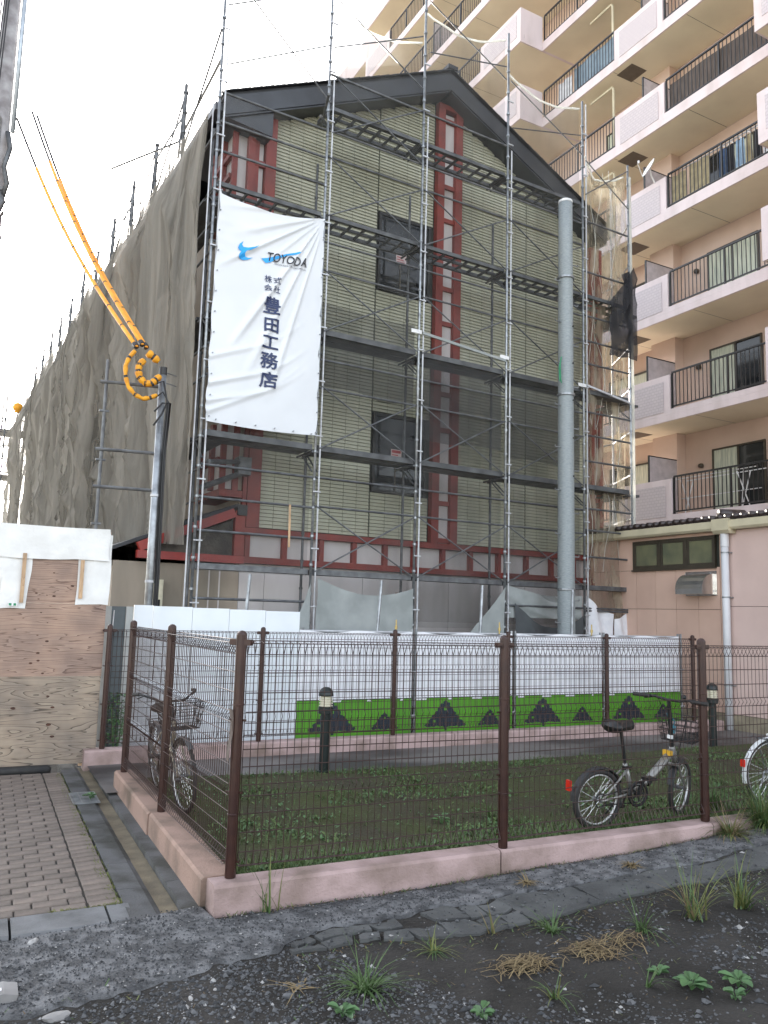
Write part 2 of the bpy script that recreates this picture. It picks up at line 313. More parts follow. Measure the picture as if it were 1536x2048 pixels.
# rough asphalt strip along the kerb
def a_in(u): return -.15 - .05 * fbm(u * 3, 1.5, 21) if u > -.15 else .10
def a_out(u):
    t = min(1, max(0, (u + .5) / 1.1)); return (-.92 * (1 - t) - .56 * t) - .16 * (fbm(u * 2.5, 7, 22) - .5) - .07 * (vnoise(u * 14, 3, 5) - .5)
mb = MB()
def afn(s, t):
    u = -2.6 + 11 * s; a, b = a_in(u), a_out(u); w = a + (b - a) * t; e = min(t, 1 - t)
    return (u, w, gz(u, w) + (-.02 if e < .001 else .014 + .005 * vnoise(u * 22, w * 22, 4)))
mb.grid(afn, 330, 22); asphalt = mb.build('asphalt_strip', 'asphalt_rough', loc=F.o, rz=F.yaw, smooth=True, kind='structure')
# smoother patched asphalt, broken into pieces
def p_lo(u): return a_out(u) - .02
def p_hi(u): return -1.0 + .13 * min(1, max(0, (u - 1.2) / 1.6)) - .10 * (vnoise(u * 3, 1, 8) - .5) + .18 * max(0, min(1, (1.0 - u) / .6))
u = .15
while u < 7:
    du = random.uniform(.13, .27) if u < 1.5 else random.uniform(.35, .9)
    rows = 2 if u < 1.5 else 1
    for r in range(rows):
        t0, t1 = r / rows, (r + 1) / rows; pts = []; g = .007 if u < 1.6 else .004
        if rows == 2 and random.random() < .12: continue
        for k in range(5): uu = u + g + (du - 2 * g) * k / 4; a = p_lo(uu); b = p_hi(uu); pts.append((uu + random.uniform(-.03, .03) * (u < 1.6 or k in (0, 4)), a + (b - a) * t0 - g - random.uniform(0, .02)))
        for k in range(5): uu = u + du - g - (du - 2 * g) * k / 4; a = p_lo(uu); b = p_hi(uu); pts.append((uu + random.uniform(-.03, .03) * (u < 1.6 or k in (0, 4)), a + (b - a) * t1 + g + random.uniform(0, .03)))
        z = [gz(*p) + .016 + random.uniform(-.004, .004) for p in pts]; n = len(pts); mb = MB()
        mb.v = [(p[0], p[1], zz) for p, zz in zip(pts, z)] + [(p[0], p[1], zz - .06) for p, zz in zip(pts, z)]
        mb.f = [tuple(range(n))[::-1]] + [(k, (k + 1) % n, n + (k + 1) % n, n + k) for k in range(n)]; mb.m = [0] * len(mb.f)
        mb.build('asphalt_piece', 'asphalt_patch', asphalt)
    u += du
# gravel
mb = MB(); cnt = 0
OCT = [(1, 0, 0), (0, 1, 0), (-1, 0, 0), (0, -1, 0), (0, 0, 1), (0, 0, -1)]; OF = [(0, 1, 4), (1, 2, 4), (2, 3, 4), (3, 0, 4), (1, 0, 5), (2, 1, 5), (3, 2, 5), (0, 3, 5)]
while cnt < 34000:
    u = random.uniform(-2.0, 5.5); w_ = random.uniform(-3.0, .08 if u < -.2 else -.16)
    on = a_out(u) < w_ < a_in(u); pz = (.15 < u) and p_hi(u) < w_ < p_lo(u)
    den = .55 if on else .85 if u + .5 * w_ < -.05 else .5 * max(0, (fbm(u * 1.6, w_ * 1.6, 31) - .42) * 4) + .06
    if pz: den = .10
    if on and u > 1.5: den *= .5
    if random.random() > den: continue
    r = random.choice((.004, .005, .005, .006, .008)) if on else min(.026, .0035 + random.expovariate(1 / .0034)); z = gz(u, w_) + (.02 if (on or pz) else .0) + r * .15
    i = len(mb.v); an = random.random() * 6.28; c, s_ = math.cos(an), math.sin(an); fx, fy, fz_ = r * random.uniform(.8, 1.5), r * random.uniform(.6, 1.1), r * random.uniform(.5, .9)
    for x, y, q in OCT:
        x = x * fx + random.uniform(-.3, .3) * r; y = y * fy + random.uniform(-.3, .3) * r; mb.v.append((u + x * c - y * s_, w_ + x * s_ + y * c, z + q * fz_))
    q = random.random(); mi = 0 if q < .55 else 1 if q < .965 else 2
    for f in OF: mb.f.append(tuple(i + k for k in f)); mb.m.append(mi)
    cnt += 1
mb.build('gravel', ['stone_a', 'stone_b', 'stone_c'], loc=F.o, rz=F.yaw, kind='stuff', label='loose grey gravel scattered over the dirt and asphalt in the foreground', category='gravel')
# left: kerb stones, brick paving, gutter
pav = MB().box(-3.2, -.60, .37, 4.98, -.34, -.215).build('brick_paving', 'sand_joint', loc=F.o, rz=F.yaw, kind='structure')
def bevel_brick(lx, ly, h, b=.006):
    m = MB(); m.v = [(b, b, h), (lx - b, b, h), (lx - b, ly - b, h), (b, ly - b, h), (0, 0, h - b), (lx, 0, h - b), (lx, ly, h - b), (0, ly, h - b), (0, 0, 0), (lx, 0, 0), (lx, ly, 0), (0, ly, 0)]
    m.f = [(0, 1, 2, 3)] + [(4 + k, 4 + (k + 1) % 4, (k + 1) % 4, k) for k in range(4)] + [(8 + k, 8 + (k + 1) % 4, 4 + (k + 1) % 4, 4 + k) for k in range(4)]; m.m = [0] * 9; return m
bme = bevel_brick(.208, .104, .03).mesh('brick', 'brick_paver'); hme = bevel_brick(.188, .104, .03).mesh('brick_edge', 'brick_paver')
nb = 0
for r in range(41):
    w0 = .385 + r * .1115
    o = link(hme, 'brick', pav, (-.795 + random.uniform(-.003, .003), w0 + random.uniform(-.002, .002), -.232 + random.uniform(-.003, .003)))
    off = (r % 2) * .108
    for c in range(6):
        x = -.803 - .216 * (c + 1) + off
        if x + .208 > -.805:
            continue
        if nb < 259: link(bme, 'brick', pav, (x + random.uniform(-.003, .003), w0 + random.uniform(-.002, .002), -.232 + random.uniform(-.003, .003))); nb += 1
    if off == .108:
        h2 = bpy.data.meshes.get('brick_half') or bevel_brick(.100, .104, .03).mesh('brick_half', 'brick_paver'); link(h2, 'brick', pav, (-.803 - .108 + .004, w0, -.232))
mb = MB()
for k in range(900):
    t = random.random(); u = -.615 + random.uniform(-.05, .025); w_ = .37 + 4.5 * t ** 1.6
    if random.random() < .3: u = random.uniform(-1.05, -.6); w_ = .375 + random.uniform(-.02, .03)
    h = random.uniform(.006, .03); a = random.random() * 6.28; mb.poly([(u - .006, w_, -.215), (u + .006, w_, -.215), (u + math.cos(a) * h, w_ + math.sin(a) * h, -.21 + h * .8)])
mb.build('moss', 'blade_y', loc=F.o, rz=F.yaw, kind='stuff', label='thin moss and grass growing along the edge of the brick paving', category='moss')
gut = MB()
gut.box(-.59, -.425, .13, 5.4, -.36, -.206); gut.box(-.262, -.13, .0, 5.4, -.36, -.192)
gut_o = gut.build('gutter_bed', 'sand_joint', loc=F.o, rz=F.yaw, kind='structure')
for k in range(9):
    w0 = .05 + k * .6
    MB().prism([(-.592, -.198), (-.592, -.35), (-.27, -.35), (-.27, -.238), (-.36, -.243), (-.43, -.204)], w0 + .003, w0 + .597, 'y').build('gutter_block', 'gutter', gut_o)
    MB().prism([(-.27, -.184), (-.27, -.35), (-.135, -.35), (-.135, -.180)], w0 + .003, w0 + .597, 'y').build('edge_block', 'gutter', gut_o)
mb = MB(); mb.grid(lambda s, t: (-.405 + .133 * t - .02 * vnoise(s * 30, 2, 3) * (1 - t), .12 + 5.2 * s, -.2345 + .012 * abs(t - .5) + .003 * vnoise(s * 60, t * 4, 1)), 60, 5)
mb.build('silt', 'silt', gut_o, smooth=True)
for x0, x1 in ((-1.26, -.715), (-.70, -.565), (-1.87, -1.275), (-2.5, -1.885)):
    b = .02; MB().prism([(.075, -.36), (.075, -.222), (.10, -.205), (.362, -.196), (.362, -.36)], x0, x1, 'x').build('kerb_stone', 'kerbstone', loc=F.o, rz=F.yaw, kind='structure')
MB().prism([(.03, -.36), (.03, -.225), (.05, -.21), (.045 + .001, -.2), (.049, -.36)], -.56, -.135, 'x').build('gutter_end', 'kerbstone', loc=F.o, rz=F.yaw, kind='structure')
g = thing('drain_grate', 'small galvanised drain grate set into the concrete gutter', 'drain grate', F(-.5, 3.5, -.196), F.yaw)
m = MB(); m.box(-.125, .125, -.25, -.235, -.004, .006).box(-.125, .125, .235, .25, -.004, .006).box(-.125, -.112, -.235, .235, -.004, .006).box(.112, .125, -.235, .235, -.004, .006)
m.build('frame', 'steel', g); m = MB()
for k in range(14): m.box(-.112, .112, -.225 + k * .034, -.214 + k * .034, -.002, .004)
for x in (-.04, .04): m.box(x - .004, x + .004, -.235, .235, .0045, .0065)
m.build('bars', 'steel', g); MB().box(-.118, .118, -.24, .24, -.006, -.0045).build('shadow_pit', 'black', g)
MB().tube([(-1.9, 5.06, -.185), (-.74, 5.06, -.185), (-.70, 5.06, -.19)], [.055, .055, .035], 10).build('wheel_stop', 'rubber', loc=F.o, rz=F.yaw, label='dark rounded wheel stop lying at the foot of the plywood hoarding', category='wheel stop', smooth=True)
# apron between gutter and path
MB().box(-.135, .02, 3.80, 5.06, -.4, -.176).build('apron', 'asphalt_patch', loc=F.o, rz=F.yaw, kind='structure')
# kerb walls
def kerbprof(a, b, top=0.): return [(a, -.4), (a, top - .018), (a + .018, top), (b - .018, top), (b, top - .018), (b, -.4)]
kw = thing('kerb_wall', 'low pale pink concrete kerb wall carrying the front garden fence', 'kerb', F.o, F.yaw)
segs = [(-.135, 2.0), (2.012, 4.2), (4.212, 8.6)]
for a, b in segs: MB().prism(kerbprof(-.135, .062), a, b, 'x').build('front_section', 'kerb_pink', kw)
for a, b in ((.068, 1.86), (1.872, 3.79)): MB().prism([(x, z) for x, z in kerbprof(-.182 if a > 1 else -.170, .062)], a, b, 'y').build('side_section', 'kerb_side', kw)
kf = thing('kerb_wall', 'pink concrete kerb wall under the far fence in front of the green banner', 'kerb', F(0, 5.1), F.yaw)
MB().prism(kerbprof(-.02, .22), -.34, 4.8, 'x').build('section', 'kerb_pink', kf); MB().prism(kerbprof(-.02, .22), 4.812, 10.4, 'x').build('section', 'kerb_pink', kf)
MB().grid(lambda s, t: (-.3 + 16 * s, 3.45 + 1.66 * t, -.155 - .02 * t + .006 * vnoise(s * 30, t * 4, 2)), 60, 8).build('path', 'path_conc', loc=F.o, rz=F.yaw, smooth=True, kind='structure')
def lz(u, w): return -.045 - .07 * min(1, max(0, (w - .1) / 1.2)) + .035 * (fbm(u * 1.6, w * 1.6, 41) - .5) + .02 * (fbm(u * 8, w * 8, 42, 2) - .5)
def lawn_end(u): return 3.98 - .35 * min(1, max(0, (u - .3) / 2.2)) + .05 * (vnoise(u * 4, 1, 6) - .5)
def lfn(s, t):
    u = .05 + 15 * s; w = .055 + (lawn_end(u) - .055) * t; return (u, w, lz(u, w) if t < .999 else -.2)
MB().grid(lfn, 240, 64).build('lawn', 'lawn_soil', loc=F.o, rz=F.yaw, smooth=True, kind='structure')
mb = MB(); n = 0
while n < 26000:
    u = random.uniform(.08, 8.5); w_ = .08 + random.random() ** 1.3 * 3.7
    if w_ > lawn_end(u): continue
    d = max(0, (fbm(u * 1.8, w_ * 1.8, 51) - .44) * 3.5) + (.75 if w_ < .45 else 0) + (.6 if u > 4.3 and w_ < 1.2 else 0) + .07 + (.4 if w_ > lawn_end(u) - .25 and u < 3 else 0)
    if random.random() > d: continue
    z = lz(u, w_) - .003; a = random.random() * 6.28; n += 1
    if random.random() < .55:
        h = random.uniform(.02, .075) * (1.5 if w_ < .4 else 1); b = random.uniform(.0025, .0045); dx, dy = math.cos(a), math.sin(a); k = random.uniform(.3, 1.2)
        mb.mi = random.choice((0, 0, 1)); mb.poly([(u - dy * b, w_ + dx * b, z), (u + dy * b, w_ - dx * b, z), (u + dx * h * k, w_ + dy * h * k, z + h)])
    else:
        mb.mi = random.choice((0, 2)); L = random.uniform(.016, .045); dx, dy = math.cos(a), math.sin(a); t = random.uniform(.1, .6)
        mb.quad((u, w_, z + .004), (u + dx * L * .5 - dy * L * .35, w_ + dy * L * .5 + dx * L * .35, z + .008 + L * t * .6), (u + dx * L, w_ + dy * L, z + .008 + L * t), (u + dx * L * .5 + dy * L * .35, w_ + dy * L * .5 - dx * L * .35, z + .008 + L * t * .6))
mb.build('lawn_grass', ['blade_lawn', 'blade', 'leaf'], loc=F.o, rz=F.yaw, kind='stuff', label='short weeds and grass covering the mossy lawn behind the fence', category='grass')

# ------------------------------------------------------------------ weeds
def tuft(name, label, u, w, n, L, spread, mats, upz=.7, z=None, bw=.0055, group=None):
    L *= 1.45; n = int(n * 1.3); t = MB(); base = (gz(u, w) if z is None else z)
    for k in range(n):
        a = random.random() * 6.28; l = L * random.uniform(.5, 1.15); q = random.uniform(.15, 1) * spread; x0, y0 = random.gauss(0, L * .06), random.gauss(0, L * .06); t.mi = random.randrange(len(mats)); b = bw * random.uniform(.7, 1.2)
        px, pz = 0, 0; prev = None; dx, dy = math.cos(a), math.sin(a); el = math.atan2(upz * 1.2, q)
        pts = []
        for s in range(5):
            pts.append((px, pz)); st = l / 4; px += st * math.cos(el); pz += st * math.sin(el); el -= random.uniform(.2, .55) * q
        for s in range(4):
            b0, b1 = b * (1 - s / 4.3), b * (1 - (s + 1) / 4.3)
            f = lambda p, o: (x0 + dx * p[0] - dy * o, y0 + dy * p[0] + dx * o, max(p[1], .002))
            t.quad(f(pts[s], -b0), f(pts[s], b0), f(pts[s + 1], b1), f(pts[s + 1], -b1))
    return t.build(name, mats, loc=F(u, w, base), label=label, category='weed', group=group)
def leafy(label, u, w, n, L):
    L *= 1.05; t = MB()
    for k in range(n):
        a = k * 2.4 + random.uniform(-.3, .3); l = L * random.uniform(.6, 1.1); dx, dy = math.cos(a), math.sin(a); x, y, z = dx * l * .25, dy * l * .25, l * random.uniform(.25, .7); wd = l * .36; up = random.uniform(-.05, .4)
        t.tube([(0, 0, 0), (x, y, z)], .0025, 4); P = lambda s, o, h=0.: (x + dx * s * l - dy * o, y + dy * s * l + dx * o, z + up * s * l + h)
        t.poly([P(0, 0), P(.25, wd * .8, .01), P(.6, wd, .012), P(.95, wd * .45, .004), P(1.05, 0, -.004)]); t.poly([P(0, 0), P(1.05, 0, -.004), P(.95, -wd * .45, .004), P(.6, -wd, .012), P(.25, -wd * .8, .01)])
    return t.build('broadleaf_weed', 'leaf', loc=F(u, w, gz(u, w)), label=label, category='weed')
G2 = ['blade', 'blade_y']; G1 = ['blade']; S1 = ['straw', 'straw', 'blade_y']
tuft('grass_tuft', 'tall thin grass plant growing against the pink kerb near its corner', .20, -.17, 14, .30, .7, ['blade', 'blade_y'], .9, bw=.005)
tuft('grass_tuft', 'largest tuft of green and yellow grass on the dark soil at right', 2.63, -1.36, 34, .30, .9, ['blade', 'blade_y', 'straw'], .9)
tuft('grass_tuft', 'green grass tuft left of the largest tuft on the soil', 2.18, -1.38, 24, .19, 1.1, G1, .6)
tuft('grass_tuft', 'low green grass tuft beside the patch of grey gravel', 1.68, -1.14, 26, .17, 1.3, G1, .45)
tuft('grass_tuft', 'small yellow grass tuft at the lower edge of the cracked asphalt', 1.33, -1.02, 9, .14, .8, ['straw', 'blade_y'], .8)
tuft('grass_tuft', 'low green grass tuft left of the yellow tuft by the cracked asphalt', .88, -1.08, 26, .15, 1.5, G2, .35)
tuft('grass_tuft', 'dense green grass clump on the gravel at lower left of the straw', .33, -1.36, 60, .20, 1.4, G1, .5)
tuft('grass_tuft', 'thin grass sprig on bare soil between the straw and the broadleaf weeds', 1.68, -1.93, 10, .13, 1, G1, .8)
tuft('grass_tuft', 'open grass sprig on bare soil below the dry straw', 1.17, -1.8, 14, .16, 1.3, G2, .6)
tuft('grass_tuft', 'tall green grass bunch at the right edge of the soil', 3.07, -1.36, 46, .26, .9, G2, .9)
tuft('grass_tuft', 'bushy green grass overgrowing the end of the pink kerb', 4.75, -.2, 300, .34, 1.4, ['blade', 'blade', 'blade_y'], .8, z=gz(4.75, -.25))
tuft('grass_tuft', 'yellowing grass growing over the kerb beside the right fence post', 4.32, -.22, 170, .24, 1.6, ['blade_y', 'straw', 'blade'], .5)
tuft('grass_tuft', 'thick green weeds inside the fence right of the right post', 4.75, .35, 320, .24, 1.4, G1, .8, z=lz(4.75, .35))
tuft('grass_tuft', 'green weeds beside the folded bicycle pedals inside the fence', 3.75, .4, 60, .14, 1.1, G1, .8, z=lz(3.75, .4))
tuft('grass_tuft', 'tall weed in the middle of the lawn', 2.75, 1.1, 16, .22, 1.2, G1, .6, z=lz(2.75, 1.1))
def heap(label, u, w, n, ru, rw, an0, L):
    t = MB(); z0 = gz(u, w)
    for k in range(n):
        x, y = random.gauss(0, ru * .45), random.gauss(0, rw * .45); a = an0 + random.gauss(0, .75); l = L * random.uniform(.4, 1.2); dx, dy = math.cos(a), math.sin(a); z = random.uniform(.004, .045) * max(.2, 1 - math.hypot(x / ru, y / rw)); b = random.uniform(.0016, .0034); t.mi = random.choice((0, 0, 1)); P = []
        for q in range(4): f = q / 3; c = random.uniform(-.02, .02); P.append((x + dx * l * (f - .5) - dy * c, y + dy * l * (f - .5) + dx * c, z + .02 * math.sin(f * 3.1) + random.uniform(-.004, .008)))
        for p, q in zip(P[:-1], P[1:]): t.quad((p[0] - dy * b, p[1] + dx * b, p[2]), (p[0] + dy * b, p[1] - dx * b, p[2]), (q[0] + dy * b, q[1] - dx * b, q[2]), (q[0] - dy * b, q[1] + dx * b, q[2]))
    return t.build('dry_grass', ['straw', 'straw_dark'], loc=F(u, w, z0), rz=F.yaw, label=label, category='straw')
heap('flat heap of pale dry straw, left one of the two on the soil', 1.26, -1.46, 130, .22, .10, -.2, .17)
heap('flat heap of pale dry straw, right one of the two on the soil', 1.70, -1.47, 120, .17, .14, -.5, .15)
heap('thin scatter of brown dry stalks on the soil right of the straw heaps', 1.98, -1.45, 60, .22, .12, -.1, .14)
tuft('dry_grass', 'small brown dry clump on the asphalt strip near the right end', 2.98, -.44, 50, .10, 1.8, ['straw'], .3, z=gz(2.98, -.44) + .02)
tuft('dry_grass', 'little dry clump on the asphalt strip right of the middle post', 2.02, -.42, 40, .10, 1.8, ['straw'], .2, z=gz(2.02, -.42) + .02)
tuft('dry_grass', 'few dry stalks lying on gravel at the lower left', .03, -1.2, 14, .15, 2.4, ['straw'], .1)
for lb, u_, w_, n_, L_ in (('broadleaf weed with round leaves, largest at lower right', 1.86, -2.05, 14, .075), ('broadleaf weed at the right edge of the picture bottom', 2.12, -2.12, 12, .07), ('low broadleaf weed at the bottom edge below the grass clump', .12, -1.55, 12, .06), ('broadleaf weed at the bottom edge below the straw', .72, -1.83, 9, .06), ('small broadleaf seedling on the soil beside the grass sprig', 1.83, -1.85, 7, .045), ('broadleaf seedling between the two lower right weeds', 1.98, -2.22, 9, .055), ('round leafed weed growing in the drain grate', -.45, 3.42, 8, .06)): leafy(lb, u_, w_, n_, L_)
leafy('broad green dock leaves in the middle of the lawn', 2.2, 1.05, 6, .09).location = F(2.2, 1.05, lz(2.2, 1.05))
mb = MB()
for k in range(500):
    u = random.uniform(-.08, .2); w_ = random.uniform(5.35, 5.7); z = random.uniform(-.1, .62) ; a = random.random() * 6.28; L = random.uniform(.02, .05); dx, dy = math.cos(a) * L, math.sin(a) * L
    mb.quad((u, w_, z), (u + dx * .5 - dy * .4, w_ + dy * .5 + dx * .4, z + L * .4), (u + dx, w_ + dy, z + L * .2), (u + dx * .5 + dy * .4, w_ + dy * .5 - dx * .4, z - L * .1))
for k in range(7): mb.tube([(.06, 5.5, -.2), (random.uniform(-.05, .18), random.uniform(5.38, 5.6), random.uniform(.2, .55))], .004, 4)
mb.build('ivy_bush', 'leaf', loc=F.o, rz=F.yaw, label='dark green bushy weed between the plywood hoarding and white steel panels', category='plant')
mb = MB()
for k in range(5200):
    if k < 1500: u = random.uniform(-.1, 5.2); w_ = -.14 - abs(random.gauss(0, .035)) - .02 * vnoise(u * 6, 2, 3)          # debris caught along the kerb foot
    elif k < 2300: u = random.uniform(.1, 5); w_ = p_hi(u) + random.gauss(-.02, .06)
    else: u = random.uniform(-1.6, 4.5); w_ = random.uniform(-2.6, -.8)
    if w_ > -.14: continue
    if k >= 2300 and random.random() > .12 + 2.2 * max(0, fbm(u * 2.1, w_ * 2.1, 91) - .42): continue
    z = gz(u, w_) + (.02 if a_out(u) < w_ < a_in(u) else .002); a_ = random.random() * 6.28; L = random.uniform(.008, .035); b = random.uniform(.0012, .004); dx, dy = math.cos(a_), math.sin(a_); mb.mi = random.choice((0, 0, 1, 1, 2, 3))
    h = L * random.uniform(.3, .9) if mb.mi > 1 else random.uniform(.001, .007)
    mb.quad((u - dy * b, w_ + dx * b, z), (u + dy * b, w_ - dx * b, z), (u + dx * L + dy * b * .6, w_ + dy * L - dx * b * .6, z + h), (u + dx * L - dy * b * .6, w_ + dy * L + dx * b * .6, z + h))
mb.build('ground_litter', ['straw_dark', 'mud', 'blade', 'blade_y'], loc=F.o, rz=F.yaw, kind='stuff', label='dead stalks, crumbs and tiny seedlings strewn over the foreground soil', category='litter')
# scattered bigger stones and debris
def rock(label, u, w, s, mat, fl=.55, name='stone'):
    bm = bmesh.new(); bmesh.ops.create_icosphere(bm, subdivisions=2, radius=1)
    for v in bm.verts: k = 1 + .35 * (vnoise(v.co.x * 1.7 + u * 9, v.co.y * 1.7 + v.co.z * 2.1, 77) - .5) * 2; v.co = Vector((v.co.x * s[0] * k, v.co.y * s[1] * k, max(v.co.z, -.5) * s[2] * k))
    me = bpy.data.meshes.new(name); bm.to_mesh(me); bm.free(); me.materials.append(MATS[mat]); return link(me, name, None, F(u, w, gz(u, w) + s[2] * .3), random.random() * 3, label=label, category='stone')
rock('pale angular stone lying at the foot of the left kerb stone', -1.15, -.03, (.05, .03, .03), 'stone_c')
rock('small white stone chip near the kerb wall corner', -.22, -.08, (.02, .013, .008), 'stone_c'); rock('white stone chip beside the gutter end', -.36, -.09, (.022, .015, .008), 'stone_c')
rock('flat pale stone half buried at bottom left corner', -1.1, -.98, (.07, .05, .02), 'grey_conc'); rock('grey rounded stone on the gravel below the asphalt edge', -.05, -1.28, (.03, .02, .016), 'stone_a')
rock('flat stone on the gravel left of the asphalt crack', -.72, -.92, (.03, .02, .012), 'stone_a'); rock('pale pebble among the gravel at the bottom edge', -.5, -1.12, (.016, .012, .01), 'stone_c')
b = thing('broken_block', 'broken grey concrete block with white stripe lying on the left edge', 'concrete block', F(-1.42, -.66, gz(-1.42, -.66)), F.yaw)
MB().prism([(-.16, -.03), (-.15, .06), (.10, .065), (.165, .05), (.15, .0), (.12, -.03)], -.09, .06, 'y').build('block', 'grey_conc', b); MB().box(-.10, .09, -.05, -.022, .0665, .0695).build('stripe', 'cap_white', b)
b2 = thing('broken_block', 'small flat concrete chunk with white stripe behind the broken block', 'concrete block', F(-1.42, -.30, gz(-1.42, -.3)), F.yaw)
MB().prism([(-.12, -.02), (-.11, .03), (.09, .035), (.12, .0), (.1, -.02)], -.05, .05, 'y').build('block', 'grey_conc', b2); MB().box(-.09, .07, -.02, .012, .0355, .038).build('stripe', 'cap_white', b2)

# ================================================================== FENCES
def wire_panel(p, q, h, name='wire_mesh'):
    p = Vector((*p, 0)); q = Vector((*q, 0)); d = (q - p); L = d.length; d.normalize(); nrm = Vector((d.y, -d.x, 0)); m = MB(); g = .045
    prof = [(.0, .15), (.035, .075), (-.035, .06), (0, .15), (0, .50), (.022, .535), (0, .57), (0, .96), (.022, .995), (0, 1.03), (0, 1.40), (.04, 1.475), (-.04, 1.49), (.0, 1.40)]
    prof = [(a, z * h / 1.5) for a, z in prof]; n = int((L - 2 * g) / .05)
    for k in range(n + 1): x = p + d * (g + (L - 2 * g) * k / n); m.tube([tuple(x + nrm * a + Vector((0, 0, z))) for a, z in prof], .0030, 4, cap=False)
    zs = [(0, .15), (.035, .075), (-.035, .06), (.022, .50), (.022, .57), (.022, .96), (.022, 1.03), (.04, 1.475), (-.04, 1.49), (0, 1.40)] + [(0, z) for z in (.27, .385, .68, .79, .88, 1.15, 1.28)]
    for a, z in zs: m.tube([tuple(p + d * g + nrm * (a + .004) + Vector((0, 0, z * h / 1.5))), tuple(q - d * g + nrm * (a + .004) + Vector((0, 0, z * h / 1.5)))], .0034, 4)
    return m
def post_mesh(h, r):
    m = MB(); prof = [(r * .92, 0), (r, .004), (r, h * .25), (r * 1.13, h * .252), (r * 1.13, h * .256), (r, h * .259), (r, h * .70), (r * 1.13, h * .702), (r * 1.13, h * .706), (r, h * .709), (r, h), (r * .9, h + .012), (r * .5, h + .024), (0.001, h + .028)]
    m.lathe((0, 0, 0), prof, 14)
    for a in range(4):
        t = a * math.pi / 2 + .4; x, y = math.cos(t) * r, math.sin(t) * r; m.tube([(x, y, .01), (x, y, h)], .0045, 5)
    return m
def fence(name, label, frame_o, yaw, pts, h, r, turn=None):
    t = thing(name, label, 'fence', frame_o, yaw); me = post_mesh(h, r).mesh('post', 'fence_brown')
    cl = MB().box(-.075, .075, -.02, .02, -.02, .02).tube([(-.075, 0, 0), (-.085, 0, 0)], .012, 6).tube([(.075, 0, 0), (.085, 0, 0)], .012, 6).mesh('clamp', 'fence_brown')
    bk = MB().tube([(-.06, 0, 0), (.06, 0, 0)], .007, 6).mesh('bracket', 'fence_brown')
    for k, (a, b) in enumerate(pts):
        o = link(me, 'post', t, (a, b, 0)); nx = pts[min(k + 1, len(pts) - 1)]; pv = pts[max(k - 1, 0)]; an = math.atan2(nx[1] - pv[1], nx[0] - pv[0])
        link(cl, 'clamp', o, (0, 0, h - .05), an)
        for z in (.1, .53, .99): link(bk, 'bracket', o, (0, 0, z), an)
    for (a, b) in zip(pts[:-1], pts[1:]): wire_panel(a, b, h - .03).build('wire_mesh', 'wire_brown', t, kind='stuff')
    return t
near_pts = [(-.10, 3.68), (-.07, 1.87), (0, 0), (2.06, -.08), (4.20, -.05), (6.3, -.03), (8.4, 0)]
fence('mesh_fence', 'brown steel mesh fence on the near pink kerb enclosing the lawn', F.o, F.yaw, near_pts, 1.545, .036)
fence('mesh_fence', 'brown steel mesh fence behind the lawn in front of the white sheets', F(0, 5.2), F.yaw, [(-.13, 0), (1.84, 0), (3.84, 0), (5.83, 0), (7.82, 0), (9.8, 0)], 1.47, .034)
m = MB(); m.grid(lambda s, t: (.012 * math.sin(s * 5), -.045 + .09 * t - .03 * s * t, -.33 * s), 6, 4); m.build('cloth_rag', 'brown_cloth', loc=F(-.045, .02, 1.06), rz=F.yaw, label='dark rag hanging on the near corner post of the fence', category='rag')
# garden bollard lights
bl = thing('bollard_light', 'black domed bollard light with white louvre on the lawn left of the middle post', 'bollard light', F(2.13, 3.62, -.12), F.yaw, 'bollard lights on the lawn')
MB().lathe((0, 0, 0), [(.085, 0), (.085, .015), (.056, .02), (.056, .66)], 16).build('column', 'bollard', bl, smooth=False); MB().lathe((0, 0, 0), [(.085, .66), (.088, .665), (.088, .735), (.07, .74)], 16).build('collar', 'bollard', bl)
m = MB(); m.lathe((0, 0, 0), [(.062, .74), (.062, .86)], 16); lv = m.build('lens', 'lens_white', bl)
for k in range(4): MB().lathe((0, 0, 0), [(.064, .752 + k * .028), (.082, .748 + k * .028), (.082, .754 + k * .028), (.064, .762 + k * .028)], 16).build('louvre', 'lens_white', lv)
MB().lathe((0, 0, 0), [(.088, .862), (.088, .875), (.082, .91), (.06, .945), (.03, .962), (.001, .966)], 16).build('dome_cap', 'bollard', bl, smooth=True)
dup(bl, loc=F(8.62, 3.75, -.17), label='black domed bollard light with white louvre standing right of the right fence post')

# ================================================================== BICYCLES (x forward, z up, rear hub at origin height Rw)
def wheel(parent, c, Rw, rotz, tyre_w=.02, spokes=28, hubr=.016, c0=(0, 0)):
    """wheel lies in the plane spanned by the local heading (rotz) and z"""
    hx, hy = math.cos(rotz), math.sin(rotz); P = lambda t, r, o=0.: (c[0] + hx * r * math.cos(t) - hy * o, c[1] + hy * r * math.cos(t) + hx * o, c[2] + r * math.sin(t))
    T = [2 * math.pi * k / 40 for k in range(40)]
    ty = MB().tube([P(t, Rw - tyre_w) for t in T], tyre_w, 8, closed=True).build('wheel', 'rubber', parent, smooth=True)
    MB().tube([P(t, Rw - 2 * tyre_w - .004) for t in T], .009, 6, closed=True).build('rim', 'rim', ty, smooth=True)
    m = MB()
    for k in range(spokes):
        t = 2 * math.pi * k / spokes; o = .028 * (1 if k % 2 else -1); t2 = t + (.5 if k % 4 < 2 else -.5); m.tube([P(t, Rw - 2 * tyre_w - .006), P(t2, hubr, o)], .0013, 3, cap=False)
    m.build('spokes', 'chrome', ty); MB().tube([P(0, 0, -.045), P(0, 0, .045)], hubr, 8).build('hub', 'steel_dark', ty)
    return ty
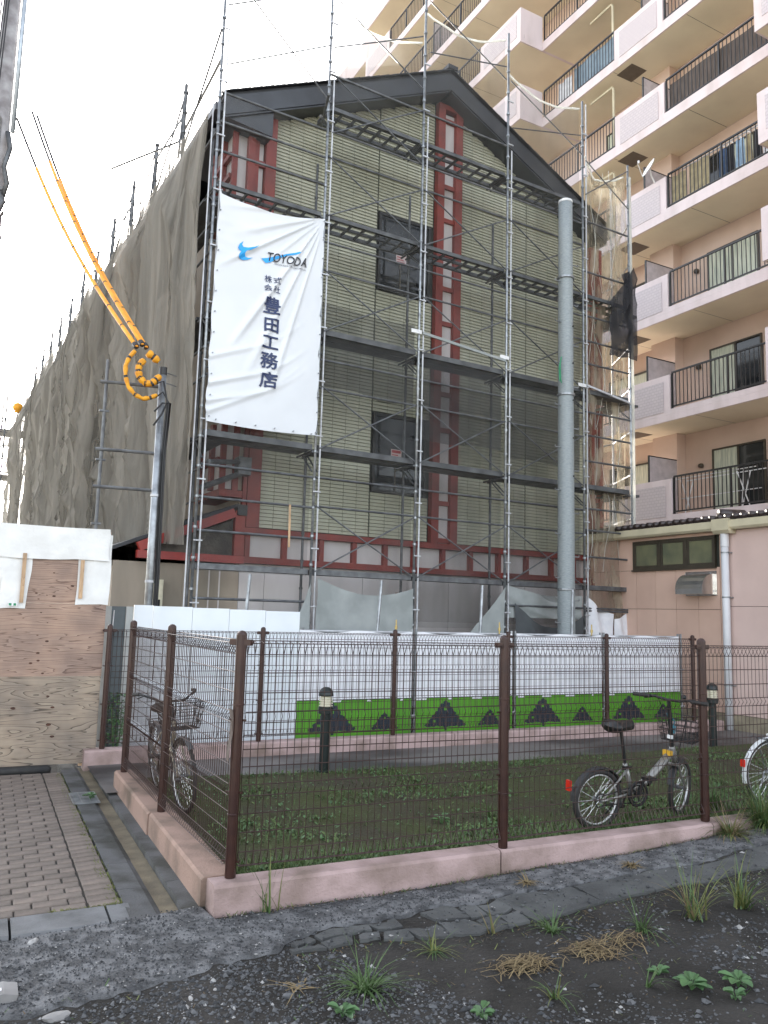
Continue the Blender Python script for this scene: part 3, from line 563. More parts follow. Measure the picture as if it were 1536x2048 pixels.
def arc(c, r, a0, a1, n, rotz=0., off=0.):
    hx, hy = math.cos(rotz), math.sin(rotz); return [(c[0] + hx * r * math.cos(a) - hy * off, c[1] + hy * r * math.cos(a) + hx * off, c[2] + r * math.sin(a)) for a in [R(a0 + (a1 - a0) * k / n) for k in range(n + 1)]]
def fender(parent, c, r, a0, a1, w, mat, rotz=0., name='fender'):
    m = MB(); n = 14; Pa = [arc(c, r + e, a0, a1, n, rotz, o) for e, o in ((-.012, -w), (.0, -w * .7), (.005, 0), (.0, w * .7), (-.012, w))]
    for i in range(4):
        for k in range(n): m.quad(Pa[i][k], Pa[i][k + 1], Pa[i + 1][k + 1], Pa[i + 1][k])
    return m.build(name, mat, parent, smooth=True)
def basket(parent, c, rotz, lw, ww, h, mat, tilt=0.):
    hx, hy = math.cos(rotz), math.sin(rotz); P = lambda x, y, z: (c[0] + hx * (x + tilt * z) - hy * y, c[1] + hy * (x + tilt * z) + hx * y, c[2] + z); m = MB(); r = .0028
    def ring(z, f): m.tube([P(lw * f, ww * f, z), P(-lw * f, ww * f, z), P(-lw * f, -ww * f, z), P(lw * f, -ww * f, z)], r * 1.2, 4, closed=True)
    for k in range(5): ring(h * k / 4, .78 + .22 * k / 4)
    for k in range(9):
        s = -1 + 2 * k / 8
        for sg in (-1, 1):
            m.tube([P(lw * s * .78, ww * sg * .78, 0), P(lw * s, ww * sg, h)], r, 4); m.tube([P(lw * sg * .78, ww * s * .78, 0), P(lw * sg, ww * s, h)], r, 4)
        m.tube([P(lw * s * .78, -ww * .78, 0), P(lw * s * .78, ww * .78, 0)], r, 4); m.tube([P(-lw * .78, ww * s * .78, 0), P(lw * .78, ww * s * .78, 0)], r, 4)
    return m.build('basket', mat, parent)
def saddle(parent, c, mat, L=.26, Wd=.1, th=.06):
    m = MB()
    def fn(s, t):
        x = -L * .45 + L * s; wd = Wd * (1 - .72 * max(0, (s - .25) / .75) ** .8) * (1 if s > .06 else .75); a = math.pi * 2 * t; ff = 1 if 0 < s < 1 else .02
        return (c[0] + x, c[1] + wd * math.cos(a) * ff, c[2] + th * .5 * math.sin(a) * ff * (1 + .25 * (s < .3)) + .012 * (s - .4) ** 2)
    m.grid(fn, 12, 14); return m.build('saddle', mat, parent, smooth=True)
def crank(parent, c, rot, L=.16, ring=.075, mat='black'):
    cr = MB().tube(arc(c, ring, 0, 330, 18, 0, -.05), .006, 5, closed=True).tube([(c[0], c[1] - .07, c[2]), (c[0], c[1] + .07, c[2])], .018, 8)
    ex, ez = math.cos(R(rot)) * L, math.sin(R(rot)) * L
    cr.bar((c[0], c[1] - .075, c[2]), (c[0] + ex, c[1] - .08, c[2] + ez), .012, .02).bar((c[0], c[1] + .075, c[2]), (c[0] - ex, c[1] + .08, c[2] - ez), .012, .02)
    for k in range(5): a = k * 1.2566; cr.bar((c[0], c[1] - .05, c[2]), (c[0] + ring * math.cos(a), c[1] - .05, c[2] + ring * math.sin(a)), .006, .012)
    o = cr.build('crank', mat, parent)
    for sg in (-1, 1): MB().box(c[0] - sg * -ex - .045, c[0] + sg * ex + .045, c[1] - sg * .13 - .04, c[1] - sg * .13 + .04, c[2] + sg * ez - .011, c[2] + sg * ez + .011).build('pedal', 'black', o)
    return o
def orient(o, loc, yaw, lean): o.location = loc; o.rotation_euler = (lean, 0, yaw)

# ---- folding bicycle (20 inch) behind the right part of the near fence
fb = thing('folding_bicycle', 'silver folding bicycle leaning behind the near fence by the right post', 'bicycle')
Rw = .245; wb = 1.00; ST = R(24)
wheel(fb, (0, 0, Rw), Rw, 0, .022)
hc = (.80, 0, .50)                                   # steering head
def stp(x, y, z):                                   # point steered about the head axis
    dx = x - hc[0]; return (hc[0] + dx * math.cos(ST) - y * math.sin(ST), dx * math.sin(ST) + y * math.cos(ST), z)
fh = stp(wb, 0, Rw); wheel(fb, fh, Rw, ST, .022)
m = MB(); m.tube([(.36, 0, .30), (.52, 0, .36), (.80, 0, .60)], [.026, .032, .034], 10).tube([(.36, 0, .27), (.27, 0, .52)], .019, 8).tube([(.785, 0, .63), (.825, 0, .50)], .025, 10)
for s in (-.05, .05): m.tube([(.345, s * .6, .28), (0, s, Rw)], .010, 6).tube([(.285, s * .5, .48), (0, s, Rw)], .009, 6)
fr_ = m.build('frame', 'paint_silver', fb, smooth=True)
MB().tube([(.50, .0, .345), (.53, 0, .368)], .041, 10).build('hinge', 'black', fr_); MB().box(.72, .755, -.039, .039, .555, .60).build('sticker', 'yellow_plastic', fr_)
m = MB()
for s in (-.052, .052): m.tube([stp(.83, s * .8, .47), stp(.88, s, .36), fh if s == 0 else stp(wb, s, Rw)], .011, 6)
m.tube([stp(.825, -.045, .475), stp(.825, .045, .475)], .014, 6); m.build('fork', 'paint_silver', fb)
sp = MB().tube([(.275, 0, .50), (.215, 0, .80)], .014, 8).build('seat_post', 'black', fb); saddle(fb, (.20, 0, .83), 'black', .27, .105, .085)
MB().tube([(.272, 0, .50), (.277, 0, .47)], .024, 8).tube([(.27, -.02, .49), (.30, -.05, .50)], .006, 5).build('clamp', 'black', sp)
m = MB(); m.tube([(.785, 0, .63), (.735, 0, .98)], .018, 8).tube([(.735, 0, .98), (.73, 0, 1.03)], .014, 8); m.build('stem', 'black', fb)
MB().box(.748, .772, -.022, .022, .70, .73).build('stem_reflector', 'cap_white', fb)
m = MB(); m.tube([stp(.73 - .05, .30, 1.05), stp(.72, .14, 1.05), stp(.745, .05, 1.03), stp(.745, -.05, 1.03), stp(.72, -.14, 1.05), stp(.68, -.30, 1.05)], .012, 8); hb = m.build('handlebar', 'black', fb, smooth=True)
for s in (-1, 1):
    MB().tube([stp(.69, s * .17, 1.05), stp(.675, s * .31, 1.05)], .017, 8).build('grip', 'rubber', hb); MB().tube([stp(.74, s * .13, 1.045), stp(.75, s * .24, 1.02)], .006, 5).build('brake_lever', 'black', hb)
    MB().tube([stp(.735, s * .12, 1.04), stp(.82, s * .10, .92), stp(.86, s * .03, .60), stp(.86, 0, .48)], .004, 4).build('brake_cable', 'cable', hb)
MB().lathe(stp(.72, -.10, 1.06), [(.018, 0), (.024, .01), (.02, .03), (.001, .036)], 8).build('bell', 'black', hb)
basket(fb, stp(.98, 0, .66), ST, .125, .17, .20, 'black')
crank(fb, (.37, 0, .275), 75, .15, .07)
MB().tube([(.37, -.05, .345), (0, -.05, .285)], .005, 5).tube([(.37, -.05, .205), (0, -.05, .21)], .005, 5).build('chain', 'black', fb)
MB().tube(arc((.37, 0, .275), .095, 0, 360, 16, 0, -.055), .012, 6, closed=True).build('chain_guard', 'black', fb)
fender(fb, (0, 0, Rw), Rw + .018, 25, 178, .03, 'black'); fender(fb, fh, Rw + .018, 60, 165, .03, 'black', ST)
rf = MB().box(-.305, -.285, -.022, .022, .34, .42).build('reflector', 'red_plastic', fb)
m = MB().lathe((0, -.042, Rw), [(.001, -.001), (.06, 0), (.06, .004)], 12); MB().tube(arc((0, 0, Rw), .055, 0, 350, 14, 0, -.038), .006, 5, closed=True).build('sprocket', 'black', fb)
MB().tube([(.30, .04, .27), (.24, .20, .01)], .008, 6).build('kickstand', 'black', fb)
orient(fb, F(3.29, .30, -.075), F.yaw + R(1), R(4)); fb.scale = (1.1, 1.08, 1.05)
ll = MB(); ll.tube([(0, 0, 0), (.05, 0, -.14), (.09, .02, -.18), (.1, .01, -.08), (.03, 0, -.02)], .008, 6, closed=True).tube([(.09, .02, -.19), (.1, .02, -.12)], .02, 6)
ll.build('bicycle_lock', 'teal', loc=F(4.26, .42, .86), rz=F.yaw, label='teal cable lock hanging from the folding bicycle basket', category='lock')

# ---- town bicycles
def town_bike(label, paint, fend, R_=.33, steer=0., wbase=1.08, with_basket=True):
    t = thing('town_bicycle', label, 'bicycle'); hx = .76
    def sp_(x, y, z): dx = x - .80; return (.80 + dx * math.cos(steer) - y * math.sin(steer), dx * math.sin(steer) + y * math.cos(steer), z)
    c2 = sp_(wbase, 0, R_)
    wheel(t, (0, 0, R_), R_, 0, .018, 36); wheel(t, c2, R_, steer, .018, 36)
    m = MB(); m.tube([(.44, 0, .28), (.60, 0, .36), (.82, 0, .66)], .019, 8).tube([(.44, 0, .28), (.36, 0, .66)], .016, 8).tube([(.83, 0, .62), (.795, 0, .78)], .02, 8).tube([(.40, 0, .47), (.62, 0, .46), (.815, 0, .70)], .014, 8)
    for s in (-.055, .055): m.tube([(.43, s * .6, .28), (0, s, R_)], .010, 6).tube([(.37, s * .5, .62), (0, s, R_)], .008, 6)
    m.build('frame', paint, t, smooth=True); m = MB()
    for s in (-.055, .055): m.tube([sp_(.83, s * .8, .63), sp_(.93, s, .5), sp_(wbase, s, R_)], .010, 6)
    m.build('fork', paint, t); MB().tube([(.36, 0, .66), (.335, 0, .80)], .013, 8).build('seat_post', 'chrome', t); saddle(t, (.31, 0, .84), 'black', .26, .11, .08)
    m = MB(); m.tube([sp_(.79, 0, .78), sp_(.775, 0, .93)], .013, 8).tube([sp_(.50, .29, 1.02), sp_(.66, .26, 1.03), sp_(.79, .10, .96), sp_(.79, -.10, .96), sp_(.66, -.26, 1.03), sp_(.50, -.29, 1.02)], .011, 8); hb = m.build('handlebar', 'black', t, smooth=True)
    for s in (-1, 1): MB().tube([sp_(.49, s * .29, 1.02), sp_(.62, s * .27, 1.03)], .017, 8).build('grip', 'rubber', hb); MB().tube([sp_(.70, s * .25, 1.02), sp_(.56, s * .27, .985)], .006, 5).build('brake_lever', 'black', hb)
    if with_basket:
        basket(t, sp_(1.00, 0, .74), steer, .14, .19, .24, 'black'); m = MB(); m.tube([sp_(.82, 0, .80), sp_(1.0, 0, .75)], .007, 5).tube([sp_(wbase, .07, R_), sp_(1.02, .10, .74)], .005, 5).tube([sp_(wbase, -.07, R_), sp_(1.02, -.10, .74)], .005, 5).build('basket_stay', 'steel_dark', t)
        MB().lathe(sp_(1.13, 0, .60), [(.02, 0), (.045, .02), (.045, .06), (.01, .08)], 10).build('headlamp', 'black', t)
    crank(t, (.44, 0, .28), 60, .165, .085); MB().tube([(.47, -.055, .385), (.0, -.055, .40)], .008, 5).tube([(.47, -.055, .20), (0, -.055, .27)], .008, 5).build('chain_guard', 'steel_dark', t)
    fender(t, (0, 0, R_), R_ + .016, 20, 195, .027, fend); fender(t, c2, R_ + .016, 50, 170, .027, fend, steer)
    m = MB()
    for s in (-.06, .06): m.tube([(.33, s, .62), (-.22, s, .68)], .006, 5).tube([(0, s, R_), (-.12, s, .67)], .005, 5)
    for k in range(4): m.tube([(.15 - k * .11, -.06, .642 + k * .012), (.15 - k * .11, .06, .642 + k * .012)], .005, 5)
    m.build('rear_rack', 'steel_dark', t); MB().box(-.365, -.345, -.022, .022, .40, .47).build('reflector', 'red_plastic', t)
    MB().tube([(0, -.07, R_), (-.08, -.10, .01)], .007, 5).tube([(0, .07, R_), (-.08, .10, .01)], .007, 5).tube([(-.08, -.10, .012), (-.08, .10, .012)], .007, 5).build('kickstand', 'steel', t)
    return t
tb = town_bike('champagne town bicycle with black wire basket parked inside the left fence side', 'paint_champ', 'steel_dark', .33, R(6), 1.10)
orient(tb, F(.17, 3.32, -.12), F.yaw + R(-90), R(3))
tw = town_bike('white town bicycle with red rear reflector, cut off by the right edge', 'paint_white', 'paint_white', .33, R(-10), 1.08)
orient(tw, F(5.60, .40, -.08), F.yaw + R(-6), R(3))
wh = MB(); wh.tube([(0, 0, 0), (.25, 0, .02)], .012, 6); wh.build('rear_child_bar', 'cap_white', tw).location = (-.05, 0, .70)

# ================================================================== HOARDINGS
po = thing('plywood_hoarding', 'tall weathered plywood hoarding standing left of the mesh fence', 'hoarding', F(0, 5.25, -.2), F.yaw)
for x0, x1, z0, z1, mt in ((-2.16, -.195, .035, 1.06, 'plywood_grey'), (-2.16, -.19, 1.063, 1.93, 'plywood'), (-2.16, -.185, 1.933, 2.84, 'plywood')):
    MB().box(x0, x1, .0, .014, z0, z1).build('board', mt, po)
knot_pos = [(-.78, .83), (-.72, .70), (-.75, .50), (-.70, .36), (-.86, 1.10), (-.92, 1.25), (-.93, 1.34), (-1.0, 1.22), (-.84, 1.48), (-.95, 1.55), (-.85, 1.70), (-.93, 1.82), (-.80, 2.02), (-.88, 2.03), (-.97, 1.98), (-.75, 2.52), (-.82, 2.3), (-1.0, 2.05), (-.6, 2.15), (-1.15, .7)]
for x, z in knot_pos:
    r = random.uniform(.006, .016) * (1.5 if z < 1 else 1); MB().poly([(x + r * 1.5 * math.cos(a * .7), -.0015, z + r * .8 * math.sin(a * .7)) for a in range(9)]).build('knot', 'knot', po)
m = MB()
for x in (-2.0, -1.2, -.35): m.box(x - .03, x + .03, .016, .06, .0, 2.8)
m.build('back_stud', 'batten', po)
def tarp(label, x0, x1, z0, z1, sag=0., seed=0, jx=0., taper=0., d=-.012):
    m = MB(); m.grid(lambda s, t: (x0 + (x1 - x0) * s + taper * (1 - t) * (1 if s > .5 else 0) + .02 * (vnoise(t * 4, s * 2, seed) - .5), d - .012 * fbm(s * 5 + seed, t * 5, seed) - .006 * math.sin(s * 9 + t * 5), z0 + (z1 - z0) * t + .025 * (vnoise(s * 4, seed, 3) - .5) * (1 - t) - sag * math.sin(s * math.pi) * t), 20, 14)
    return m.build('white_tarp', 'tarp_white', loc=F(0, 5.25, -.2), rz=F.yaw, smooth=True, label=label, category='tarp')
tarp('white tarp covering the upper right corner of the plywood hoarding', -.55, -.165, 1.93, 2.80, 0, 3, d=-.006)
tarp('white tarp hanging down the left side of the plywood hoarding', -1.75, -1.05, 1.86, 2.80, 0, 5, taper=-.06, d=-.006)
tarp('white tarp folded over along the top edge of the plywood hoarding', -1.55, -.20, 2.47, 2.87, .01, 8, d=-.026)
for lb, x, z0, z1 in (('wooden batten nailed over the left white tarp on the plywood', -1.16, 1.93, 2.52), ('wooden batten nailed over the right white tarp on the plywood', -.505, 2.0, 2.47)):
    MB().box(x - .022, x + .022, -.05, -.034, z0, z1).build('wood_batten', 'batten', loc=F(0, 5.25, -.2), rz=F.yaw, label=lb, category='batten')
m = MB(); m.mi = 0; m.box(-1.30, -1.20, -.040, -.037, 1.885, 1.93)
m.mi = 1; m.box(-1.29, -1.262, -.043, -.040, 1.893, 1.922).box(-1.24, -1.212, -.043, -.040, 1.893, 1.922)
m.build('tag', ['cap_white', 'green_rope'], loc=F(0, 5.25, -.2), rz=F.yaw, label='small white tag with two green marks on the left tarp hem', category='tag')
hp = thing('steel_hoarding', 'white flat steel hoarding panels standing behind the far fence at left', 'hoarding', F(0, 5.66, -.08), F.yaw)
xs = [.215, .465, .985, 1.495, 2.015, 2.53]
for k in range(5): MB().box(xs[k] + .0025, xs[k + 1] - .0025, 0, .03, 0, 1.825 - .008 * k).build('panel', 'hoard_white', hp)
MB().box(.12, .212, .004, .03, 0, 1.80).build('edge_strip', 'hoard_grey', hp); MB().box(-.06, .118, .03, .05, 0, 1.80).build('return_panel', 'hoard_dark', hp); MB().box(-.17, -.062, .01, .05, 0, 1.80).build('return_strip', 'hoard_grey', hp)
MB().tube([(-.06, -.02, .75), (-.035, -.02, 1.75)], .008, 6).build('drop_rod', 'white_tube', hp)
# pipe barricade with white sheets and green printed banners
bc = thing('pipe_barricade', 'galvanised pipe barricade frame holding white sheets and green banners', 'barricade', F(0, 5.66, -.1), F.yaw)
bx = [2.56, 4.42, 6.28, 8.16, 10.0]
for x in bx:
    for s in (-.035, .035): MB().tube([(x + s, .035, 0), (x + s, .035, 1.60)], .021, 8).build('upright', 'steel', bc)
    for z in (.3, .95): MB().box(x - .07, x + .07, -.005, .015, z - .012, z + .012).build('clamp', 'white_tube', bc)
for a, b in zip(bx[:-1], bx[1:]):
    for z in (.05, .56, 1.545): MB().tube([(a + .06, .04, z), (b - .06, .04, z)], .017, 8).build('rail', 'white_tube', bc)
for lean, x0 in ((.16, 4.13), (.14, 6.05), (.14, 8.0), (.12, 1.95)):
    MB().tube([(x0 - lean, .5, .9), (x0, .62, 2.35)], .027, 8).build('prop', 'steel', bc)
for x in (4.09, 5.98, 7.9):
    MB().lathe((x, .0, 1.545), [(.012, 0), (.012, .05), (.022, .052), (.022, .10), (.010, .102), (.010, .19)], 8).build('bolt', 'brass', bc)
TREE = [(-.03, -.04), (-.025, .03), (-.10, .06), (-.16, .045), (-.24, .07), (-.31, .05), (-.38, .065), (-.45, .04), (-.52, .05), (-.56, .085), (-.53, .125), (-.46, .14), (-.47, .19), (-.43, .23), (-.37, .24), (-.385, .29), (-.34, .32), (-.29, .325), (-.30, .37), (-.26, .41), (-.22, .42), (-.235, .47), (-.2, .50), (-.16, .505), (-.165, .55), (-.11, .58), (-.07, .57), (-.065, .62), (-.01, .65), (.03, .63), (.045, .60), (.10, .59), (.125, .55), (.11, .51), (.17, .49), (.21, .45), (.195, .40), (.25, .39), (.29, .35), (.275, .31), (.33, .30), (.38, .26), (.37, .215), (.43, .20), (.48, .16), (.475, .12), (.53, .11), (.56, .075), (.52, .045), (.45, .05), (.38, .035), (.31, .06), (.24, .045), (.16, .06), (.10, .045), (.03, .04), (.035, -.04)]
def banner_tree(par, cx, z0, sc):
    pts = [(cx + x * sc + random.uniform(-.012, .012) * sc, -.016, z0 + z * sc * 1.0 + random.uniform(-.01, .01) * sc) for x, z in TREE]
    o = MB().poly(pts).build('tree_print', 'navy_print', par)
    MB().box(cx - .05 * sc, cx + .03 * sc, -.0185, -.0175, z0 + .42 * sc, z0 + .50 * sc).build('gap', 'green_print', o); MB().box(cx - .35 * sc, cx - .28 * sc, -.0185, -.0175, z0 + .15 * sc, z0 + .2 * sc).build('gap', 'green_print', o)
places = ['leftmost, beside the white steel panels', 'second from left', 'third from left', 'rightmost, beside the pink annex']
for k, (a, b) in enumerate(zip(bx[:-1], bx[1:])):
    a += .03 if k else -.03; b -= .05
    sh = MB(); sh.grid(lambda s, t: (a + (b - a) * s, .0 - .02 * fbm(s * 5 + k * 3, t * 4, 61 + k) - .006 * math.sin(s * 23), .53 + (1.01 + .02 * math.cos(s * 12)) * t), 34, 16)
    sh.build('white_sheet', 'mesh_white', loc=F(0, 5.66, -.1), rz=F.yaw, smooth=True, label='white woven sheet tied to the barricade, ' + places[k], category='sheet')
    gt = thing('green_banner', 'green banner printed with dark tree shapes, ' + places[k], 'banner', F(0, 5.66, -.1), F.yaw)
    MB().box(a, b, -.014, -.010, .035, .555).build('sheet', 'green_print', gt); MB().box(a, b, -.02, -.0145, .0, .034).build('hem', 'navy_print', gt); MB().box(a, b, -.02, -.0145, .555, .567).build('top_cord', 'black', gt)
    L = b - a; banner_tree(gt, a + L * .30, .09, .66); banner_tree(gt, a + L * .76, .10, .40)

# ================================================================== SERVICE POLE, CABLES, UTILITY POLE
svp = thing('service_pole', 'slim galvanised service entrance pole with black cap and cables', 'pole', F(.47, 6.1, -.15), F.yaw)
TOPZ = 5.16
MB().tube([(0, 0, 0), (0, 0, TOPZ)], [.06, .052], 12).build('tube', 'steel', svp, smooth=True); MB().tube([(0, 0, TOPZ), (0, 0, TOPZ + .11)], .056, 12).build('cap', 'black', svp)
for k in range(4):
    x = .055 + .022 * (k % 3); MB().tube([(x, -.05 - .02 * (k > 2), .0), (x + .01, -.05, 2.2), (x - .01, -.055, 4.0), (x + .02, -.06, 4.75), (.0, -.09, 5.05 - .16 * k), (-.10, -.06, 5.0 - .2 * k)], .013, 6).build('cable', 'cable', svp, smooth=True)
for z in (3.4, 2.2, 1.2): MB().lathe((0, 0, z), [(.062, 0), (.066, .01), (.066, .03), (.062, .04)], 12).build('band', 'white_tube', svp)
for z in (5.2, 5.05): MB().tube([(.04, 0, z), (.20, .02, z - .02)], .008, 5).build('hook', 'steel_dark', svp)
sf = thing('support_frame', 'grey scaffold tubes bracing the service pole beside the grey netting', 'scaffold tubes', F(.47, 6.1, -.15), F.yaw)
MB().tube([(-.72, .3, .0), (-.72, .3, 5.35)], .024, 8).build('upright', 'steel_dark', sf)
for z in (5.02, 4.05, 3.52): MB().tube([(-.80, .3, z), (-.02, .06, z - .02)], .024, 8).build('ledger', 'steel_dark', sf)
for z in (4.6, 3.9, 3.0): MB().tube([(-.79, .29, z), (-.66, .29, z)], .018, 6).build('coupler', 'steel_dark', sf)
def wav_tube(m, pts, r, n=8):
    # resample and vary radius, for tied sleeves
    V = [Vector(p) for p in pts]; out = []; rr = []
    for a, b in zip(V[:-1], V[1:]):
        for k in range(4): out.append(a.lerp(b, k / 4)); rr.append(r * (.78 + .34 * math.sin(math.pi * (k + .5) / 4) + random.uniform(-.08, .08)))
    out.append(V[-1]); rr.append(r * .7); return m.tube(out, rr, n)
cl = thing('cable_loop', 'coils of yellow wrapped cable tied beside the service pole top', 'cable', F(.47, 6.1, -.15), F.yaw)
def px_loop(px, py, d=0.):   # pixel-measured outline turned into pole-local metres (pole top at 325,735)
    return ((px - 325) / 128., -.12 + d, TOPZ + .11 + (735 - py) / 143.)
L1 = [(271, 715), (262, 730), (257, 748), (258, 770), (264, 790), (276, 804), (290, 810), (303, 806), (314, 798)]
L2 = [(288, 731), (280, 742), (279, 755), (282, 768), (292, 778), (303, 777), (311, 767), (318, 758)]
L3 = [(293, 714), (304, 722), (314, 729)]
for Lp, r in ((L1, .029), (L2, .046), (L3, .052)):
    wav_tube(MB(), [px_loop(*p) for p in Lp], r, 9).build('wrapped_cable', 'yellow_bag', cl, smooth=True)
    for k, p in enumerate(Lp[1:-1]):
        if k % 2 == 0 or Lp is L2: q = px_loop(*p); q2 = px_loop(*Lp[k + 2]); v = (Vector(q2) - Vector(q)).normalized() * .018; MB().tube([Vector(q) - v, Vector(q) + v], r * 1.0, 9).build('tape', 'cable', cl)
up_top = Vector((-7.2, 14.2, 10.9))
for k, (p0, off) in enumerate((((273, 706), (0, 0, 0)), ((283, 700), (.2, .15, .25)), ((290, 704), (.28, .2, .2)))):
    a = F(.47, 6.1, -.15) + F.u * px_loop(*p0)[0] + F.w * (-.12) + Vector((0, 0, px_loop(*p0)[2])); b = up_top + Vector(off)
    f = lambda t: a.lerp(b, t) - Vector((0, 0,   .32 * math.sin(math.pi * t)))
    t = thing('overhead_cable', ('lowest', 'middle', 'uppermost')[k] + ' of three orange sleeved overhead cables running up to the utility pole', 'cable', a)
    e = .78 if k < 2 else .72
    MB().tube([f(s / 14 * e) - a for s in range(15)], .029, 8).build('sleeve', 'orange_sleeve', t, smooth=True)
    for q in range(1, 9): MB().tube([f(q / 9 * e) - a, f(q / 9 * e + .004) - a], .031, 8).build('tie', 'cable', t)
    MB().tube([f(e + s / 10 * (1 - e)) - a for s in range(11)], .022, 6).build('wire', 'cable', t)
    MB().tube([f(0) - a, f(.012) - a], .04, 8).build('end_tape', 'cable', t)
upx = thing('utility_pole', 'concrete utility pole with boxes and cables at the left edge', 'utility pole', (-7.5, 14.2, -.2))
MB().tube([(0, 0, 0), (0, 0, 15)], [.19, .15], 16).build('shaft', 'pole_grey', upx, smooth=True)
MB().tube([(.25, -.02, 10.8), (.25, -.02, 15)], .045, 8).build('conduit', 'conduit', upx, smooth=True)
MB().box(-.16, .10, -.30, -.16, 10.0, 11.0).build('junction_box', 'grey_conc', upx)
MB().box(-.22, -.05, -.32, -.17, 6.9, 8.2).build('dark_box', 'steel_dark', upx)
for k, z in enumerate((6.2, 6.5, 7.6, 8.3, 8.7, 9.2, 9.6)): MB().lathe((0, 0, z), [(.182, 0), (.192, .01), (.192, .06), (.182, .07)], 14).build('band', 'steel', upx)
for k in range(6): z = 8.2 + k * .22; MB().tube([(.12, -.1, z), (.36, -.14, z + .03 * (k % 2))], .012, 5).build('step_bolt', 'steel', upx)
for k in range(4): x = -.06 + .045 * k; MB().tube([(x, -.2, 15), (x - .02, -.33, 11), (x + .03, -.32, 9.6), (x, -.22, 7), (x + .02, -.2, 2)], .014, 5).build('cable', 'cable', upx)
m = MB(); m.tube([(.20, -.1, 10.75), (.30, -.15, 10.4), (.24, -.2, 10.0), (.30, -.15, 9.7), (.2, -.1, 9.4)], .05, 6); m.tube([(.1, -.2, 9.6), (.28, -.2, 9.3), (.12, -.22, 8.9)], .06, 6); m.build('splice_cluster', 'steel_dark', upx, smooth=True)
MB().tube([(.1, -.15, 5.7), (.24, -.16, 5.55), (.26, -.16, 5.0), (.16, -.16, 4.2), (.1, -.16, 3.6)], .016, 6).build('loop_cable', 'steel', upx, smooth=True)
# tall concrete pole in front of the scaffold
cp = thing('concrete_pole', 'tall round grey concrete pole with step bolts in front of the scaffold', 'pole', H(7.07, -.6, -.15), H.yaw)
MB().tube([(0, 0, z) for z in np.linspace(0, 10.22, 12)], [.172 - .032 * k / 11 for k in range(12)], 20).build('shaft', 'pole_conc', cp, smooth=True)
MB().lathe((0, 0, 10.22), [(.142, 0), (.145, .01), (.14, .05), (.1, .075), (.001, .085)], 16).build('cap', 'cap_white', cp, smooth=True)
for z in (2.4, 6.2, 8.6): MB().lathe((0, 0, z), [(.172, 0), (.176, .008), (.176, .035), (.172, .045)], 18).build('band', 'steel', cp)
for k in range(18):
    z = 1.8 + k * .42; s = 1 if k % 2 else -1; MB().tube([(s * .15, -.02, z), (s * .30, -.03, z), (s * .305, -.03, z + .03)], .011, 6).build('step_bolt', 'steel', cp)
for k in range(5): z = 4.6 + k * .75; MB().tube([(.05, -.145, z), (.05, -.165, z)], .016, 8).build('bolt_hole', 'black', cp)
m = MB(); m.tube([(-.19, -.08, 6.95), (-.24, -.1, 6.8), (-.23, -.1, 6.5), (-.2, -.09, 6.42)], .012, 6).tube([(-.22, -.1, 6.9), (-.27, -.1, 6.7), (-.25, -.1, 6.45)], .012, 6)
m.build('green_cord', 'green_rope', cp, label='loop of green cord')

# ================================================================== HOUSE UNDER RENOVATION (local x along facade, y into depth)
HW = 1.10                                  # facade plane depth
ho = thing('house', 'two storey gabled house under renovation with pale green siding and red timber frames', 'house', H(0, 0, -.2), H.yaw)
Z0 = .2                                     # house origin is .2 below datum
def hz(z): return z + Z0
AX = 5.12; APEX = 12.95; SL = .48
def roofz(u): return APEX - SL * abs(u - AX)
HD = 27.9
MB().prism([(1.15, hz(.0)), (9.62, hz(.0)), (9.62, hz(roofz(9.62) - .35)), (AX, hz(APEX - .35)), (1.15, hz(roofz(1.15) - .35))], HW + .04, HD, 'y').build('wall_core', 'joint', ho)
# siding tiles: thin horizontal boards, each with its own edges (small: joined)
def facade_tiles(x0, x1, holes, cw=.292, rh=.066):
    m = MB(); nx = int(round((x1 - x0) / cw)); cw = (x1 - x0) / nx; g = .004
    z = 3.16; row = 0
    while z < 12.6:
        for k in range(nx):
            a, b = x0 + k * cw + g, x0 + (k + 1) * cw - g; zt = z + rh - .006
            lim = min(roofz(a), roofz(b)) - .30
            if z > lim: continue
            zt = min(zt, lim)
            if any(a < hx1 - .02 and b > hx0 + .02 and z < hz1 and zt > hz0 for hx0, hx1, hz0, hz1 in holes): continue
            d0 = HW + .002 + random.uniform(-.002, .002); d1 = HW + .022
            i = len(m.v); m.v += [(a, d0, hz(z)), (b, d0, hz(z)), (b, d1, hz(zt)), (a, d1, hz(zt)), (a, HW + .038, hz(z)), (b, HW + .038, hz(z)), (b, HW + .038, hz(zt)), (a, HW + .038, hz(zt))]
            for f in ((0, 1, 2, 3), (4, 5, 1, 0), (3, 2, 6, 7), (4, 0, 3, 7), (1, 5, 6, 2)): m.f.append(tuple(i + q for q in f)); m.m.append(0)
        z += rh; row += 1
    return m
WIN = [(3.70, 4.93, 8.06, 9.66), (3.70, 4.93, 4.02, 5.56)]
J = 3.68
facade_tiles(1.46, J - .012, WIN).build('siding', 'siding', ho, kind='stuff'); facade_tiles(J + .012, 5.0, WIN).build('siding', 'siding', ho, kind='stuff')
facade_tiles(5.68, 7.5, []).build('siding', 'siding', ho, kind='stuff'); facade_tiles(7.52, 9.36, []).build('siding', 'siding', ho, kind='stuff')
